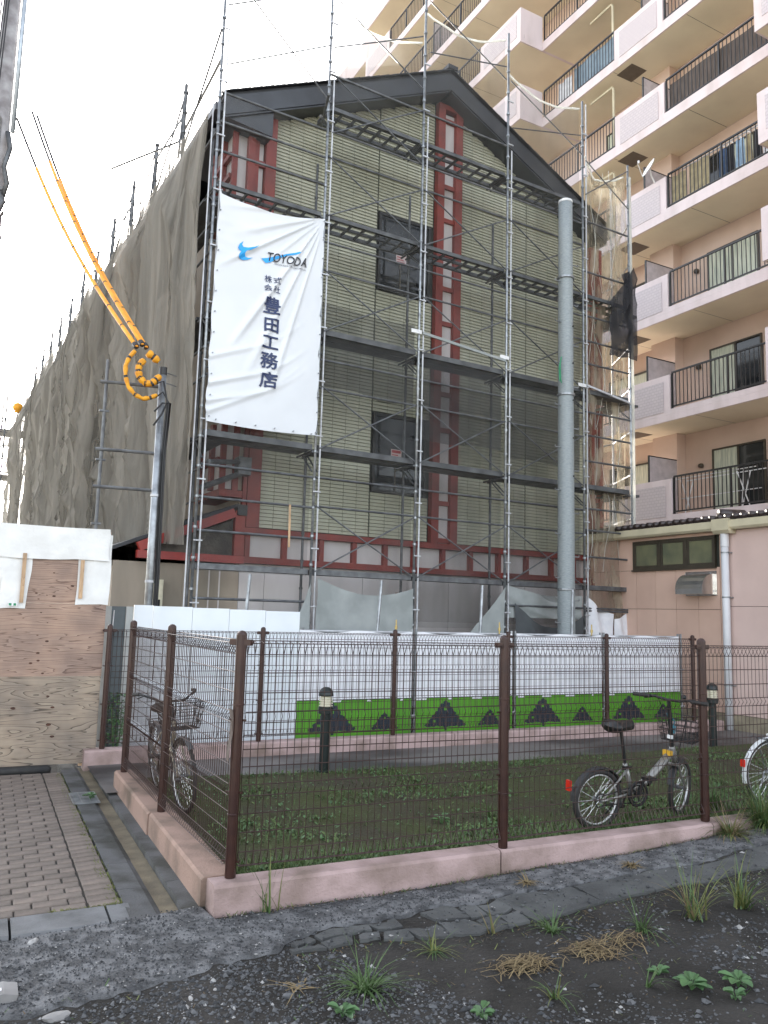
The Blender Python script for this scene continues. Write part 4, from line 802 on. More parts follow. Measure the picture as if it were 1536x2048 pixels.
for (x0, x1, z0, z1) in WIN:
    m = MB(); f = .055
    m.box(x0, x1, HW - .03, HW + .05, hz(z0), hz(z0 + f)).box(x0, x1, HW - .03, HW + .05, hz(z1 - f), hz(z1)).box(x0, x0 + f, HW - .03, HW + .05, hz(z0 + f), hz(z1 - f)).box(x1 - f, x1, HW - .03, HW + .05, hz(z0 + f), hz(z1 - f))
    wn = m.build('window', 'frame_dark', ho); MB().box(x0 + f, x1 - f, HW + .0, HW + .012, hz(z0 + f), hz(z1 - f)).build('pane', 'glass', wn)
    cx = x0 + .52; MB().box(cx - .014, cx + .014, HW - .012, HW - .002, hz(z0 + f), hz(z0 + .62)).build('latch_bar', 'frame_brown', wn)
    s = MB().box(x0 + .42, x0 + .66, HW - .005, HW - .002, hz(z0 + .63), hz(z0 + .88)).build('sticker', 'sticker', wn)
# sticker lettering: tiny unreadable lines
for wn in [c for c in ho.children if c.name.startswith('window')]:
    st = [c for c in wn.children if c.name.startswith('sticker')][0]; vs_ = [v.co for v in st.data.vertices]; x0 = min(v.x for v in vs_); z0 = min(v.z for v in vs_)
    m = MB().box(x0 + .02, x0 + .22, HW - .0075, HW - .0055, z0 + .18, z0 + .235)
    for k in range(3): m.box(x0 + .02, x0 + .20 - .02 * k, HW - .0075, HW - .0055, z0 + .03 + k * .05, z0 + .05 + k * .05)
    m.build('sticker_print', 'sticker_red', wn)
def timber(x0, x1, z0, z1, d0=HW - .10, d1=HW + .03, mt='red_timber', name='timber', par=None): return MB().box(x0, x1, d0, d1, hz(z0), hz(z1)).build(name, mt, par or ho)
def panel(x0, x1, z0, z1, d=HW + .005, name='wall_panel', mt='panel_white'): return MB().box(x0, x1, d, d + .03, hz(z0), hz(z1)).build(name, mt, ho)
# centre ladder column
panel(5.10, 5.58, 3.12, 12.3, HW - .005)
timber(5.03, 5.20, 3.12, 12.35); timber(5.48, 5.655, 3.12, 12.35); timber(5.03, 5.655, 12.352, 12.46, HW - .102)
for k in range(13): z = 3.15 + k * .745; timber(5.203, 5.477, z, z + .09, HW - .06, name='rung')
# left column, upper and lower
panel(.98, 1.22, 8.7, 10.6, HW - .004); timber(1.24, 1.44, 9.0, 10.75); timber(.90, 1.03, 8.9, 10.45)
for z in (8.92, 9.75, 10.40): timber(1.033, 1.237, z, z + .11, HW - .07, name='rung')
timber(1.20, 1.44, 3.14, 9.0, HW - .09); timber(1.12, 1.188, 3.14, 5.2, HW - .08)
# right column
panel(9.38, 9.6, 2.7, 10.4, HW - .006); timber(9.37, 9.47, 2.62, 10.40); timber(9.62, 9.73, 2.62, 10.40)
for k in range(10): z = 2.75 + k * .80; timber(9.473, 9.617, z, z + .10, HW - .06, name='rung')
timber(9.75, 9.93, 2.45, 3.0, HW - .05, HW + .4); timber(9.37, 10.0, 2.44, 2.53, HW - .13)
# band of white panels between red rails
timber(1.16, 9.36, 3.02, 3.13, HW - .12); timber(1.16, 9.36, 2.52, 2.63, HW - .12)
bxs = [1.20, 1.90, 2.62, 3.30, 3.97, 4.62, 5.30, 5.98, 6.70, 7.45, 8.15, 8.80, 9.32]
for a, b in zip(bxs[:-1], bxs[1:]): timber(a, a + .09, 2.633, 3.017, HW - .09, name='post'); panel(a + .093, b - .003, 2.633, 3.017, HW - .0)
# ground floor panels
gx = [1.15, 1.62, 2.60, 3.58, 4.56, 5.54, 6.52, 7.5, 8.48, 9.62]
for a, b in zip(gx[:-1], gx[1:]): panel(a + .004, b - .004, .0, 2.515, HW - .0)
timber(4.62, 4.70, .6, 2.05, HW - .06, name='door_post'); timber(4.30, 4.70, 2.053, 2.13, HW - .06, name='door_head'); MB().box(4.30, 4.615, HW - .02, HW - .004, hz(.4), hz(2.05)).build('door_leaf', 'tarp_grey', ho)
# projecting side bays on the left wall, red framed
for z0, z1, x0 in ((3.78, 4.95, .70), (8.95, 10.3, .62)):
    MB().box(x0 + .04, 1.14, HW + .0, HW + 1.3, hz(z0), hz(z1)).build('bay', 'panel_white', ho)
    for x in (x0, 1.02 if z0 > 5 else .93): timber(x, x + .10, z0 - .02, z1, HW - .06, HW - .002)
    timber(x0, 1.185, z0 - .14, z0 - .022, HW - .065, HW + 1.3); timber(x0 - .04, x0 + .036, z0, z1, HW + .35, HW + .47); timber(x0 - .04, x0 + .036, z0, z1, HW + .9, HW + 1.02)
    for z in (z0 + .45, z0 + .85): timber(x0 - .035, x0 + .037, z, z + .09, HW + .0, HW + 1.2)
    MB().box(x0 + .35, x0 + .42, HW - .004, HW - .001, hz(z0), hz(z1)).build('joint_strip', 'wing_wall', ho)
MB().prism([(.36, hz(10.30)), (1.25, hz(10.22)), (1.25, hz(10.75)), (.36, hz(10.32))], .765, 3.0, 'y').build('eave_box', 'fascia', ho)
# side wall (seen dimly through the net); added length past the house blocks sky
MB().box(1.10, 1.145, HW + .02, 31, hz(0), hz(10.2)).build('side_wall', 'wing_wall', ho)
# low wing with pent roof on the left
MB().box(-.95, 1.14, HW - .02, HD, hz(0), hz(2.45)).build('wing_wall', 'wing_wall', ho)
for x in (-.42, .18, .62, .80): MB().box(x - .012, x + .012, HW - .03, HW - .021, hz(0), hz(2.45)).build('cover_strip', 'panel_white' if x > .5 else 'wing_wall', ho)
MB().prism([(-.5, hz(2.63)), (1.1, hz(2.63)), (1.1, hz(3.30))], HW - .06, HW + .04, 'y').build('wing_gable', 'mud', ho)
timber(-.62, 1.16, 2.50, 2.625, HW - .18, HW - .062, 'red_metal', 'wing_beam'); timber(.98, 1.16, 2.63, 3.4, HW - .17, HW - .064)
MB().bar((-.60, HW - .12, hz(2.68)), (.97, HW - .12, hz(3.36)), .11, .15).build('wing_rafter', 'red_metal', ho); MB().box(1.0, 1.17, HW - .21, HW - .172, hz(3.32), hz(3.50)).build('rafter_cap', 'black', ho)
MB().prism([(-1.25, hz(2.50)), (1.12, hz(3.50)), (1.12, hz(3.56)), (-1.25, hz(2.56))], HW + .06, HD, 'y').build('wing_roof', 'slate', ho)
MB().box(-1.36, -1.255, HW + .0, HD, hz(2.38), hz(2.55)).build('wing_gutter', 'cream_metal', ho); MB().box(-1.25, -.95, HW + .02, HD, hz(2.36), hz(2.44)).build('wing_soffit', 'mud', ho)
# main roof
for sgn in (-1, 1):
    e = 4.80 if sgn < 0 else 4.48
    P = lambda d, t: (AX + sgn * d, hz(APEX - SL * d + t))
    MB().prism([P(0, .0), P(e, .0), P(e, .07), P(0, .07)], .74, HD + .5, 'y').build('roof_slope', 'slate', ho)
    MB().prism([P(0, -.36), P(e, -.36), P(e, -.005), P(0, -.005)], .70, .74, 'y').build('barge_board', 'fascia', ho)
    MB().prism([P(.02, -.40), P(e, -.40), P(e, -.365), P(.02, -.365)], .72, HW + .3, 'y').build('soffit', 'fascia', ho)
    for k in range(22):
        d = k * e / 22; MB().prism([P(d, .072), P(d + e / 22 + .03, .074), P(d + e / 22 + .03, .088), P(d, .10)], .66, HD if k < 1 else 1.6, 'y').build('roof_shingle', 'slate', ho)
MB().box(AX - .12, AX + .12, .64, HD, hz(APEX + .075), hz(APEX + .16)).build('ridge_cap', 'slate', ho)
MB().box(.18, .31, .8, HD, hz(10.40), hz(10.54)).build('roof_gutter', 'fascia', ho)
mt = thing('electric_meter', 'cream electric meter box on the low wing wall beside the service pole', 'meter box', H(-.26, 1.05, 1.55), H.yaw)
MB().box(-.09, .09, -.10, .0, .10, .62).build('case', 'meter_cream', mt); MB().box(-.07, .07, -.115, -.101, .36, .58).build('cover', 'meter_cream', mt); MB().box(-.05, .05, -.112, -.101, .16, .30).build('dial_window', 'glass', mt); MB().box(-.08, .08, -.09, .0, -.02, .08).build('base_box', 'meter_cream', mt)

# ================================================================== SCAFFOLD
sc = thing('scaffold', 'galvanised tube scaffold standing along the gable front of the house', 'scaffold', H(0, 0, -.2), H.yaw)
PU = [0, 1.98, 4.0, 6.06, 8.14, 9.54]; PT = [13.6, 14.2, 14.4, 13.8, 13.05, 12.0]
for u, t in zip(PU, PT):
    p = MB().tube([(u, 0, 0), (u, 0, hz(t))], .0243, 8).build('standard', 'steel', sc, smooth=True)
    m = MB()
    for k in range(int(t / .475)): z = .3 + k * .475; m.tube([(u, 0, z), (u, 0, z + .035)], .036, 8)
    m.build('node_ring', 'steel', p, kind='stuff')
    if u < 9.5:
        MB().tube([(u + .075, -.02, 1.3), (u + .085, -.02, hz(min(t, 11.2 if u < 8 else 13)))], .015, 6).build('net_rail', 'white_tube', sc)
        m = MB()
        for k in range(12): z = 2 + k * .95; m.box(u - .03, u + .11, -.05, -.03, z, z + .02)
        m.build('net_clip', 'white_tube', p, kind='stuff')
MB().tube([(-.10, .03, 1.0), (-.09, .03, hz(10.2))], .012, 6).build('net_rail', 'white_tube', sc)
for u in PU[:5]:
    m = MB().tube([(u + .12, .62, 0), (u + .12, .62, hz(9.9 if u < 8 else 9.6))], .0243, 8)
    for k in range(20): m.tube([(u + .12, .62, .4 + k * .475), (u + .12, .62, .435 + k * .475)], .034, 8)
    m.build('inner_standard', 'steel_dark', sc)
def rail(a, b, z, y=.0, r=.0213, mt='steel_dark'): MB().tube([(a + .03, y, hz(z)), (b - .03, y, hz(z))], r, 8).build('guard_rail', mt, sc)
for z in (10.19, 9.67, 9.16, 7.6, 6.4, 5.5, 3.95, 3.44, 2.92, 1.88): rail(PU[0], PU[1], z)
for b in (1, 2, 3):
    for z in (3.47, 3.96, 5.5, 6.0, 7.6, 8.12, 9.71, 10.2): rail(PU[b], PU[b + 1], z, r=.019)
    if b < 3: rail(PU[b], PU[b + 1], 11.28)
for z in (1.9, 3.0, 3.55, 4.0, 5.0, 5.55, 6.05, 7.1, 7.6, 8.15, 9.14, 10.29): rail(PU[4], PU[5], z)
for u in (6.06, 8.14): rail(u, u + (2.08 if u < 7 else 1.4), 1.95)
# decks: ladder-like planks
def deck(a, b, z, solid=False):
    m = MB(); a += .05; b -= .05
    if solid: m.box(a, b, .02, .05, hz(z) - .01, hz(z) + .085).box(a, b, .055, .30, hz(z), hz(z) + .04).box(a, b, .34, .58, hz(z), hz(z) + .04)
    else:
        m.box(a, b, .02, .06, hz(z) - .02, hz(z) + .05).box(a, b, .52, .57, hz(z) - .02, hz(z) + .05).box(a, b, .27, .31, hz(z) - .01, hz(z) + .04)
        n = int((b - a) / .26)
        for k in range(n + 1): x = a + (b - a) * k / n; m.box(x - .02, x + .02, .06, .52, hz(z) - .005, hz(z) + .03)
        m.box(a, b, .06, .165, hz(z) + .03, hz(z) + .045)
    m.build('deck', 'plank', sc)
    for x in (a, b): MB().tube([(x, 0, hz(z) - .04), (x, .62, hz(z) - .04)], .02, 6).tube([(x, .0, hz(z) - .38), (x, .40, hz(z) - .05)], .015, 6).build('deck_bracket', 'steel_dark', sc)
for b in range(5):
    deck(PU[b], PU[b + 1], 8.6); deck(PU[b], PU[b + 1], 6.47, True); deck(PU[b], PU[b + 1], 4.43, True)
    if b in (1, 2, 3): deck(PU[b], PU[b + 1], 10.65)
    MB().box(PU[b] + .04, PU[b + 1] - .04, .02, .30, hz(2.33), hz(2.42)).build('deck', 'steel_dark', sc)
def brace(a, b, z0, z1): MB().tube([(a, -.035, hz(z0)), (b, -.035, hz(z1))], .0135, 6).build('brace', 'steel_dark', sc)
for b in (1, 2, 3):
    a, c = PU[b] + .06, PU[b + 1] - .04
    for z in (2.38, 4.45, 6.5, 8.6): brace(a, c, z + 1.08, z); brace(a, c, z, z + 1.06)
brace(2.06, 3.96, 11.25, 10.18); brace(2.06, 3.96, 10.16, 11.28)
for q in ((2.1, 3.95, 12.75, 11.72), (2.04, 3.92, 11.8, 12.81), (4.06, 5.98, 13.63, 12.71), (4.1, 5.98, 12.55, 13.0), (6.1, 8.08, 12.73, 11.77), (6.15, 8.05, 11.7, 12.2), (.1, 1.95, 10.69, 11.8), (.3, 2.0, 12.2, 10.71), (.05, 1.95, 11.75, 12.9), (8.2, 9.5, 11.67, 10.92), (8.2, 9.5, 10.88, 11.83)): brace(*q)
m = MB().tube([(1.55, -.9, hz(10.2)), (2.15, .65, hz(10.65))], .024, 8).tube([(1.6, -.5, hz(10.05)), (2.1, .3, hz(10.5))], .024, 8); m.build('cantilever_tube', 'steel_dark', sc)
m = MB().tube([(.15, .0, hz(4.0)), (1.1, .95, hz(4.25))], .04, 8).tube([(.1, .1, hz(3.6)), (1.05, .9, hz(4.05))], .05, 8).box(.92, 1.15, .75, .95, hz(4.0), hz(4.3)); m.build('wall_tie', 'steel_dark', sc)
MB().tube([(1.55, -.03, hz(3.45)), (1.56, -.03, hz(2.75))], .02, 6).build('wood_peg', 'batten', sc)
for u, z in ((4.0, 6.85), (6.06, 6.75), (8.14, 6.55)): MB().box(u - .20, u + .02, -.06, -.045, hz(z), hz(z) + .07).build('tag_plate', 'cap_white', sc)
MB().bar((4.05, -.05, hz(6.88)), (6.0, -.05, hz(6.72)), .03, .05).build('tag_strip', 'tarp_grey', sc); MB().bar((8.2, -.05, hz(6.6)), (9.5, -.05, hz(6.42)), .03, .04).build('tag_strip', 'white_tube', sc)
# return scaffold on the right, running into depth
sr = thing('scaffold', 'scaffold return at the right corner wrapped in sunlit netting', 'scaffold', H(9.54, 0, -.2), H.yaw)
for x, y, t in ((.62, 1.1, 12.1), (.0, 1.2, 11.5), (.62, 2.6, 11.6), (0, 3.0, 11.5), (.62, 4.4, 11.6), (.62, 6.2, 11.6)): MB().tube([(x, y, 0), (x, y, hz(t))], .0243, 8).build('standard', 'white_tube', sr)
for z in np.arange(2.0, 11.5, .95): MB().tube([(.0, 0, hz(z)), (.62, 1.1, hz(z))], .02, 6).tube([(.62, 1.1, hz(z)), (.62, 6.2, hz(z))], .02, 6).build('guard_rail', 'white_tube', sr)
for z in (2.4, 4.45, 6.5, 8.6): MB().box(.05, .58, .3, 6.2, hz(z), hz(z) + .05).build('deck', 'plank', sr)
# left long side scaffold
sl_ = thing('scaffold', 'long side scaffold behind the grey netting on the left of the house', 'scaffold', H(0, 0, -.2), H.yaw)
for k in range(1, 12):
    y = 2.0 * k; t = 11.4 + .12 * math.sin(k * 2.3); m = MB().tube([(-.03, y, 0), (-.03, y, hz(t))], .034, 8).tube([(-.10, y, hz(10.0)), (-.04, y + .02, hz(t - .1))], .02, 6)
    for q in range(4): m.tube([(-.03, y, hz(10.1 + q * .4)), (-.03, y, hz(10.14 + q * .4))], .05, 8)
    m.build('standard', 'steel_dark', sl_)
    MB().tube([(.62, y, 0), (.62, y, hz(9.0))], .0243, 8).build('inner_standard', 'steel_dark', sl_)
for k in range(0, 11):
    y = 2.0 * k; MB().tube([(-.03, y, hz(11.3)), (-.03, y + 2, hz(10.15))], .018, 5).build('brace', 'steel_dark', sl_)
    if k % 2: MB().tube([(-.03, y, hz(10.9)), (-.03, y + 2, hz(11.0))], .02, 5).build('brace', 'steel_dark', sl_)
for z in (4.45, 6.5, 8.6): MB().box(.04, .58, .7, 23, hz(z), hz(z) + .05).build('deck', 'plank', sl_)
for z in (3.4, 3.9, 5.4, 5.9, 7.5, 8.0, 9.6): MB().tube([(.05, 0, hz(z)), (.05, 23.3, hz(z))], .02, 6).build('guard_rail', 'steel_dark', sl_)
MB().tube([(-.75, 4.9, hz(11.0)), (.2, 3.2, hz(11.05)), (.05, .2, hz(10.9))], .024, 6).build('outrigger', 'steel_dark', sl_)
st = thing('scaffold_tower', 'bare scaffold stair tower at the far left end of the netting', 'scaffold', H(-.1, 23.6, -.2), H.yaw)
for x in (-1.5, -.75, 0):
    for y in (0, 1.6, 3.2): MB().tube([(x, y, 0), (x, y, 9.6 + .8 * (x > -1) - .5 * (y > 2))], .035, 6).build('standard', 'steel_dark', st)
for z in np.arange(1.2, 10.0, .55): MB().tube([(-1.6, 0, z), (.1, 0, z)], .022, 5).tube([(-.75, 0, z + .1), (-.75, 3.2, z + .1)], .022, 5).build('guard_rail', 'steel_dark', st)
for z in (5.0, 7.1, 9.0): MB().box(-1.9, .1, .1, 1.5, z, z + .06).build('deck', 'steel_dark', st)
for z in (2.0, 4.0, 6.0): MB().tube([(-.75, 0, z), (0, 0, z + 2)], .018, 5).tube([(0, 0, z), (-.75, 0, z + 2)], .018, 5).build('brace', 'steel_dark', st)
wl = thing('warning_lamp', 'yellow warning lamp on top of the far left scaffold tower', 'lamp', H(-.3, 25.0, 9.9), H.yaw)
MB().lathe((0, 0, 0), [(.13, 0), (.13, .08), (.20, .10), (.22, .25), (.16, .38), (.02, .44)], 12).build('lens', 'yellow_bag', wl, smooth=True); MB().tube([(0, 0, -.5), (0, 0, .0)], .03, 6).build('stem', 'steel_dark', wl)

# ================================================================== NETS
def ridge(x, y, s): return 1 - abs(2 * vnoise(x, y, s) - 1)
def left_net(s, t):
    w_ = 23.2 * s; z = 2.78 + 7.30 * t
    x = w_ * 1.0 + (1 - t) * .35
    amp = .5 + .5 * min(1, (1 - t) * 3 + .2)
    near = min(1, w_ / 2.5)
    d = .42 * ridge(x * 1.05 + .9 * t, t * .5, 1) ** 1.5 + .28 * ridge(x * 2.3 + t * 1.6, t * .5, 2) ** 2 + .13 * ridge(x * 5.2 - t * 1.2, t * .6, 5) ** 2 + .12 * ridge(x * 2.6 - t * 5.2, t * .7, 3) ** 7 + .10 * ridge(x * 3.0 + t * 6.5, t * .6, 13) ** 8
    ph = (w_ / 2.0) % 1.0; pull = .10 * (math.exp(-((ph if ph < .5 else 1 - ph) / .10) ** 2)) * t ** 2
    zz = z + (.06 * abs(2 * ph - 1) + .05 * (vnoise(w_ * 2, 5, 3) - .5) if t > .99 else 0) + (.10 * vnoise(w_ * 1.4, 3, 7) - (.0 if w_ > 6 else .12 * (1 - w_ / 6)) if t < .04 else 0)
    top = 1 - .75 * max(0, (t - .8) / .2); return (-.06 - d * amp * (.35 + .65 * near) * top - pull, w_, hz(zz))
ln = thing('debris_net', 'long grey debris netting hanging in folds down the left side scaffold', 'netting', H(0, 0, -.2), H.yaw)
MB().grid(left_net, 700, 64).build('net_sheet', 'net_left', ln, smooth=True)
m = MB()
for k in range(1, 12):
    y = 2.0 * k; MB().poly([(-.03, y, hz(11.3)), (-.05, y + .35, hz(10.1)), (-.05, y - .3, hz(10.1))]).build('net_peak', 'net_front', ln)
for k in range(1, 12):
    MB().tube([(lambda p: (p[0] - .012, p[1], p[2]))(left_net(min(1, (2.0 * k + .04 * math.sin(q * 1.3)) / 23.2), q / 16 * .985)) for q in range(17)], .011, 4).build('net_seam', 'net_seam', ln)
fn = thing('debris_net', 'sheer dark safety net stretched across the gable front of the scaffold', 'netting', H(0, 0, -.2), H.yaw)
tops = [(10.2, 10.2), (12.68, 12.74), (13.40, 13.66), (12.9, 12.89)]
for b in range(4):
    a, c = PU[b] + .05, PU[b + 1] - .05; zl, zr = tops[b]
    def nf(s, t):
        top = zl + (zr - zl) * s - (.25 * math.sin(math.pi * s) if b else 0); bot = 1.5 if b else 2.3
        return (a + (c - a) * s, .03 + .02 * vnoise(s * 5, t * 14, b) + .01 * math.sin(s * 20), hz(bot + (top - bot) * t))
    MB().grid(nf, 16, 60).build('net_sheet', 'net_front', fn, smooth=True)
    if b: MB().tube([(lambda p: (p[0], p[1] - .01, p[2]))(nf(k / 12, 1)) for k in range(13)], .022, 5).build('net_hem', 'hem', fn)
for b, z0, z1 in ((2, 1.6, 6.45), (3, 1.6, 6.3)):
    a, c = PU[b] + .06, PU[b + 1] - .06
    MB().grid(lambda s, t: (a + (c - a) * s, .075 + .02 * vnoise(s * 6, t * 9, 19), hz(z0 + (z1 - z0) * t)), 12, 20).build('net_lower', 'net_thin', fn)
for b, z0, z1 in ((1, 5.55, 7.05), (2, 4.95, 6.5), (3, 4.85, 6.35)):
    a, c = PU[b] + .06, PU[b + 1] - .06
    MB().grid(lambda s, t: (a + (c - a) * s, .055 + .02 * vnoise(s * 6, t * 3, 9), hz(z0 + (z1 - z0) * t + .10 * (vnoise(s * 3, t * 9, b) - .5) - .06 * s)), 16, 8).build('net_overlap', 'net_double', fn)
rn = thing('debris_net', 'crumpled brownish netting wrapped round the right corner of the scaffold', 'netting', H(8.14, 0, -.2), H.yaw)
def rnf(s, t):
    z = 1.5 + (11.77 - 1.5) * t - .25 * math.sin(math.pi * s) * (t > .98); d = .20 * ridge(s * 3 + t * 1.5, t * 4, 11) + .10 * ridge(s * 6 - t * 3, t * 9, 12)
    return (.05 + 1.33 * s, -.02 + d * min(1, s * 3), hz(z))
MB().grid(rnf, 40, 120).build('net_sheet', 'net_right', rn, smooth=True)
MB().grid(lambda s, t: (1.42 + .6 * s, 1.1 * s + .12 * ridge(s * 3, t * 7, 14), hz((1.6 if s < .6 else 7.2) + ((11.8 if s < .5 else 11.9) - (1.6 if s < .6 else 7.2)) * t)), 16, 90).build('net_sheet', 'net_right', rn, smooth=True)
MB().grid(lambda s, t: (2.04, 1.1 + 5.2 * s + 0, hz(1.6 + 9.9 * t)), 20, 40).build('net_sheet', 'net_front', rn)
MB().tube([rnf(k / 12, 1) for k in range(13)], .022, 5).build('net_hem', 'hem', rn); MB().tube([(1.43, -.03, hz(1.6)), (1.44, -.04, hz(6)), (1.42, -.03, hz(11.7))], .03, 6).build('net_hem', 'hem', rn)
for k in range(11):
    x0 = .1 + .12 * k; MB().tube([(lambda p: (p[0] + .12 * math.sin(k * 3 + q), p[1] - .012, p[2]))(rnf(min(1, x0 / 1.4), .12 + .3 * (k % 3) + .05 * q)) for q in range(7)], .007, 4).build('crease_highlight', 'hem', rn)  # pale strands put in for the bright highlights along the net's creases
def bk(s, t): return (.62 + .80 * s + .08 * vnoise(t * 5, 1, 2), -.08 - .10 * ridge(s * 3, t * 4, 15) - .06 * math.sin(s * 3.1), hz(7.35 + (1.2 + 1.0 * s) * t))
MB().grid(bk, 18, 22).build('black_sheet', 'net_black', rn, smooth=True)
MB().grid(lambda s, t: (1.1 + .9 * s, -.04 + .8 * s * s - .10 * ridge(s * 3, t * 4, 17), hz(8.3 + .5 * s + (1.0) * t)), 16, 16).build('black_sheet', 'net_black', rn, smooth=True)
# tarps at the foot
def tarp2(label, u0, u1, zt0, zt1, sag, zb, mt, y=-.03, seed=0, skew=0.):
    def f(s, t):
        top = zt0 + (zt1 - zt0) * s - sag * math.sin(math.pi * s) ** .9; return (u0 + (u1 - u0) * s + skew * (1 - t) * s, y + .05 * math.sin(s * 7 + t * 4) * (1 - abs(2 * s - 1)) - .07 * ridge(s * 2.2 + t * 1.4, t * 2 + s * 2.5, seed) , hz(zb + (top - zb) * t))
    return MB().grid(f, 40, 24).build('grey_tarp', mt, loc=H(0, 0, -.2), rz=H.yaw, smooth=True, label=label, category='tarp')
tarp2('grey tarp sagging between two scaffold poles above the left half of the fence', 2.08, 3.96, 2.28, 2.18, .20, .6, 'tarp_grey', seed=3)
tarp2('grey tarp falling in a steep triangle left of the fourth scaffold pole', 4.75, 6.02, 1.05, 2.30, .12, .5, 'tarp_grey', seed=5)
tarp2('light grey tarp slung between the fourth pole and the concrete pole', 6.12, 8.08, 2.35, 2.2, .10, 1.72, 'tarp_grey', y=.06, seed=6)
tarp2('black tarp drooping behind the base of the concrete pole', 6.3, 8.06, 2.0, 1.8, .35, .5, 'tarp_dark', y=.02, seed=7)
tarp2('small grey tarp strip between the white steel panels and the second pole', 1.45, 1.96, .9, 2.2, .05, .5, 'tarp_grey', seed=8)
tarp2('pale tarp at the foot of the netted right corner, left piece', 8.2, 8.95, 2.2, 1.85, .06, .5, 'mesh_white', y=.05, seed=9)
tarp2('pale tarp at the foot of the netted right corner, right piece', 9.0, 9.52, 1.75, 2.0, .06, .5, 'mesh_white', y=.05, seed=10)

# ================================================================== COMPANY BANNER
BX0, BX1, BZ0, BZ1 = .06, 1.96, 4.62, 8.50
def bsurf(x, z):
    """cloth depth at facade position (x,z): diagonal tension folds from the upper right corner and sags"""
    s = (x - BX0) / (BX1 - BX0); t = (z - BZ0) / (BZ1 - BZ0); d = 0
    dx, dz = BX1 - x + .02, BZ1 + .02 - z; ang = math.atan2(dz, dx); rr = math.hypot(dx, dz)
    for a0, wd, am, r0, r1 in ((.16, .035, .020, .2, 2.), (.42, .045, .024, .2, 1.9), (.62, .022, .030, .3, 2.4), (.80, .03, .016, .3, 1.6), (1.02, .022, .030, .4, 3.2), (1.16, .022, .024, .6, 3.4), (1.30, .018, .018, .8, 3.6)):
        d += 1.5 * am * math.exp(-((ang - a0) / wd) ** 2) * max(0, min(1, (rr - .05) / r0)) * max(0, min(1, (r1 - rr) / .6))
    for zc, sl0, am in ((5.35, .35, .028), (5.05, .30, .024), (4.95, .5, .02), (5.8, .4, .02)):
        q = (z - (zc + sl0 * (x - .4) + .35 * max(0, x - .8) ** 2)); d += 1.5 * am * math.exp(-(q / .045) ** 2) * max(0, 1 - s * 1.1)
    for zc in (7.95, 7.62): d += .02 * math.exp(-((z - zc + .1 * s) / .06) ** 2) * max(0, .6 - s)
    d += .035 * math.sin(math.pi * s) * math.sin(math.pi * t) + .008 * vnoise(x * 4, z * 4, 71)
    return -.075 - d
def btop(s): return BZ1 - .10 + .09 * s - .13 * math.sin(math.pi * s) + (.06 if s < .02 else 0)
bn = thing('company_banner', 'large white company banner with blue logo and navy lettering on the scaffold', 'banner', H(0, 0, -.2), H.yaw)
def bfn(s, t):
    top = btop(s); bot = BZ0 + .03 * s - .03 * math.sin(math.pi * s); z = bot + (top - bot) * t; x = BX0 + (BX1 - BX0) * s + (.03 * (abs(math.sin(t * 17)) - 1) * (1 if s > .99 else -1 if s < .01 else 0)) + (-.04 * (1 - t) if s < .01 else 0)
    return (x, bsurf(x, z), hz(z))
MB().grid(bfn, 90, 170).build('sheet', 'banner', bn, smooth=True)
def drape(me, name, mat, off=.006):
    off += .010
    bm = bmesh.new(); bm.from_mesh(me)
    for _ in range(2):
        long_ = [e for e in bm.edges if e.calc_length() > .05]
        if long_: bmesh.ops.subdivide_edges(bm, edges=long_, cuts=1)
        bmesh.ops.triangulate(bm, faces=bm.faces[:])
    for v in bm.verts: v.co.y = bsurf(v.co.x, v.co.z - Z0) - off
    m2 = bpy.data.meshes.new(name); bm.to_mesh(m2); bm.free(); m2.materials.clear(); m2.materials.append(MATS[mat]); return link(m2, name, bn)
def text_mesh(s, x0, x1, z0, z1, bold=0., shear=0., slope=0.):
    cu = bpy.data.curves.new('lettering', 'FONT'); cu.body = s; cu.size = 1; cu.offset = bold; cu.shear = shear; cu.resolution_u = 3
    o = bpy.data.objects.new('lettering', cu); COL.objects.link(o); dg = bpy.context.evaluated_depsgraph_get(); me = bpy.data.meshes.new_from_object(o.evaluated_get(dg)); bpy.data.objects.remove(o); bpy.data.curves.remove(cu)
    xs_ = [v.co.x for v in me.vertices]; ys_ = [v.co.y for v in me.vertices]; ax, bx_, ay, by = min(xs_), max(xs_), min(ys_), max(ys_)
    for v in me.vertices:
        x = x0 + (v.co.x - ax) / (bx_ - ax) * (x1 - x0); v.co = (x, 0, hz(z0 + (v.co.y - ay) / (by - ay) * (z1 - z0) + slope * (x - x0)))
    return me
def print_poly(pts, name, mat, off=.006):
    me = bpy.data.meshes.new(name); me.from_pydata([(x, 0, hz(z)) for x, z in pts], [], [tuple(range(len(pts)))]); return drape(me, name, mat, off)
def bpx(x, y): px, py = 410 + x / 5.908, 380 + y / 5.908; return (.40 + .00854 * (px - 473) + .0004 * (py - 487), 7.63 + .00237 * (px - 473) - .0091 * (py - 487))
ETOP = [bpx(*q) for q in [(440, 620), (395, 650), (375, 690), (392, 722), (412, 738), (384, 765), (378, 795), (400, 820), (440, 832), (490, 828), (552, 806), (500, 809), (462, 797), (447, 768), (462, 738), (520, 727), (575, 708), (615, 680), (560, 696), (490, 696), (440, 688), (420, 662)]]
def splitpoly(pts, name, mat):   # triangulate concave outline
    bm = bmesh.new(); f = bm.faces.new([bm.verts.new((x, 0, hz(z))) for x, z in pts]); f.normal_update(); bmesh.ops.triangulate(bm, faces=[f]); me = bpy.data.meshes.new(name); bm.to_mesh(me); bm.free(); return drape(me, name, mat, .006)
splitpoly(ETOP, 'logo', 'blue_print')
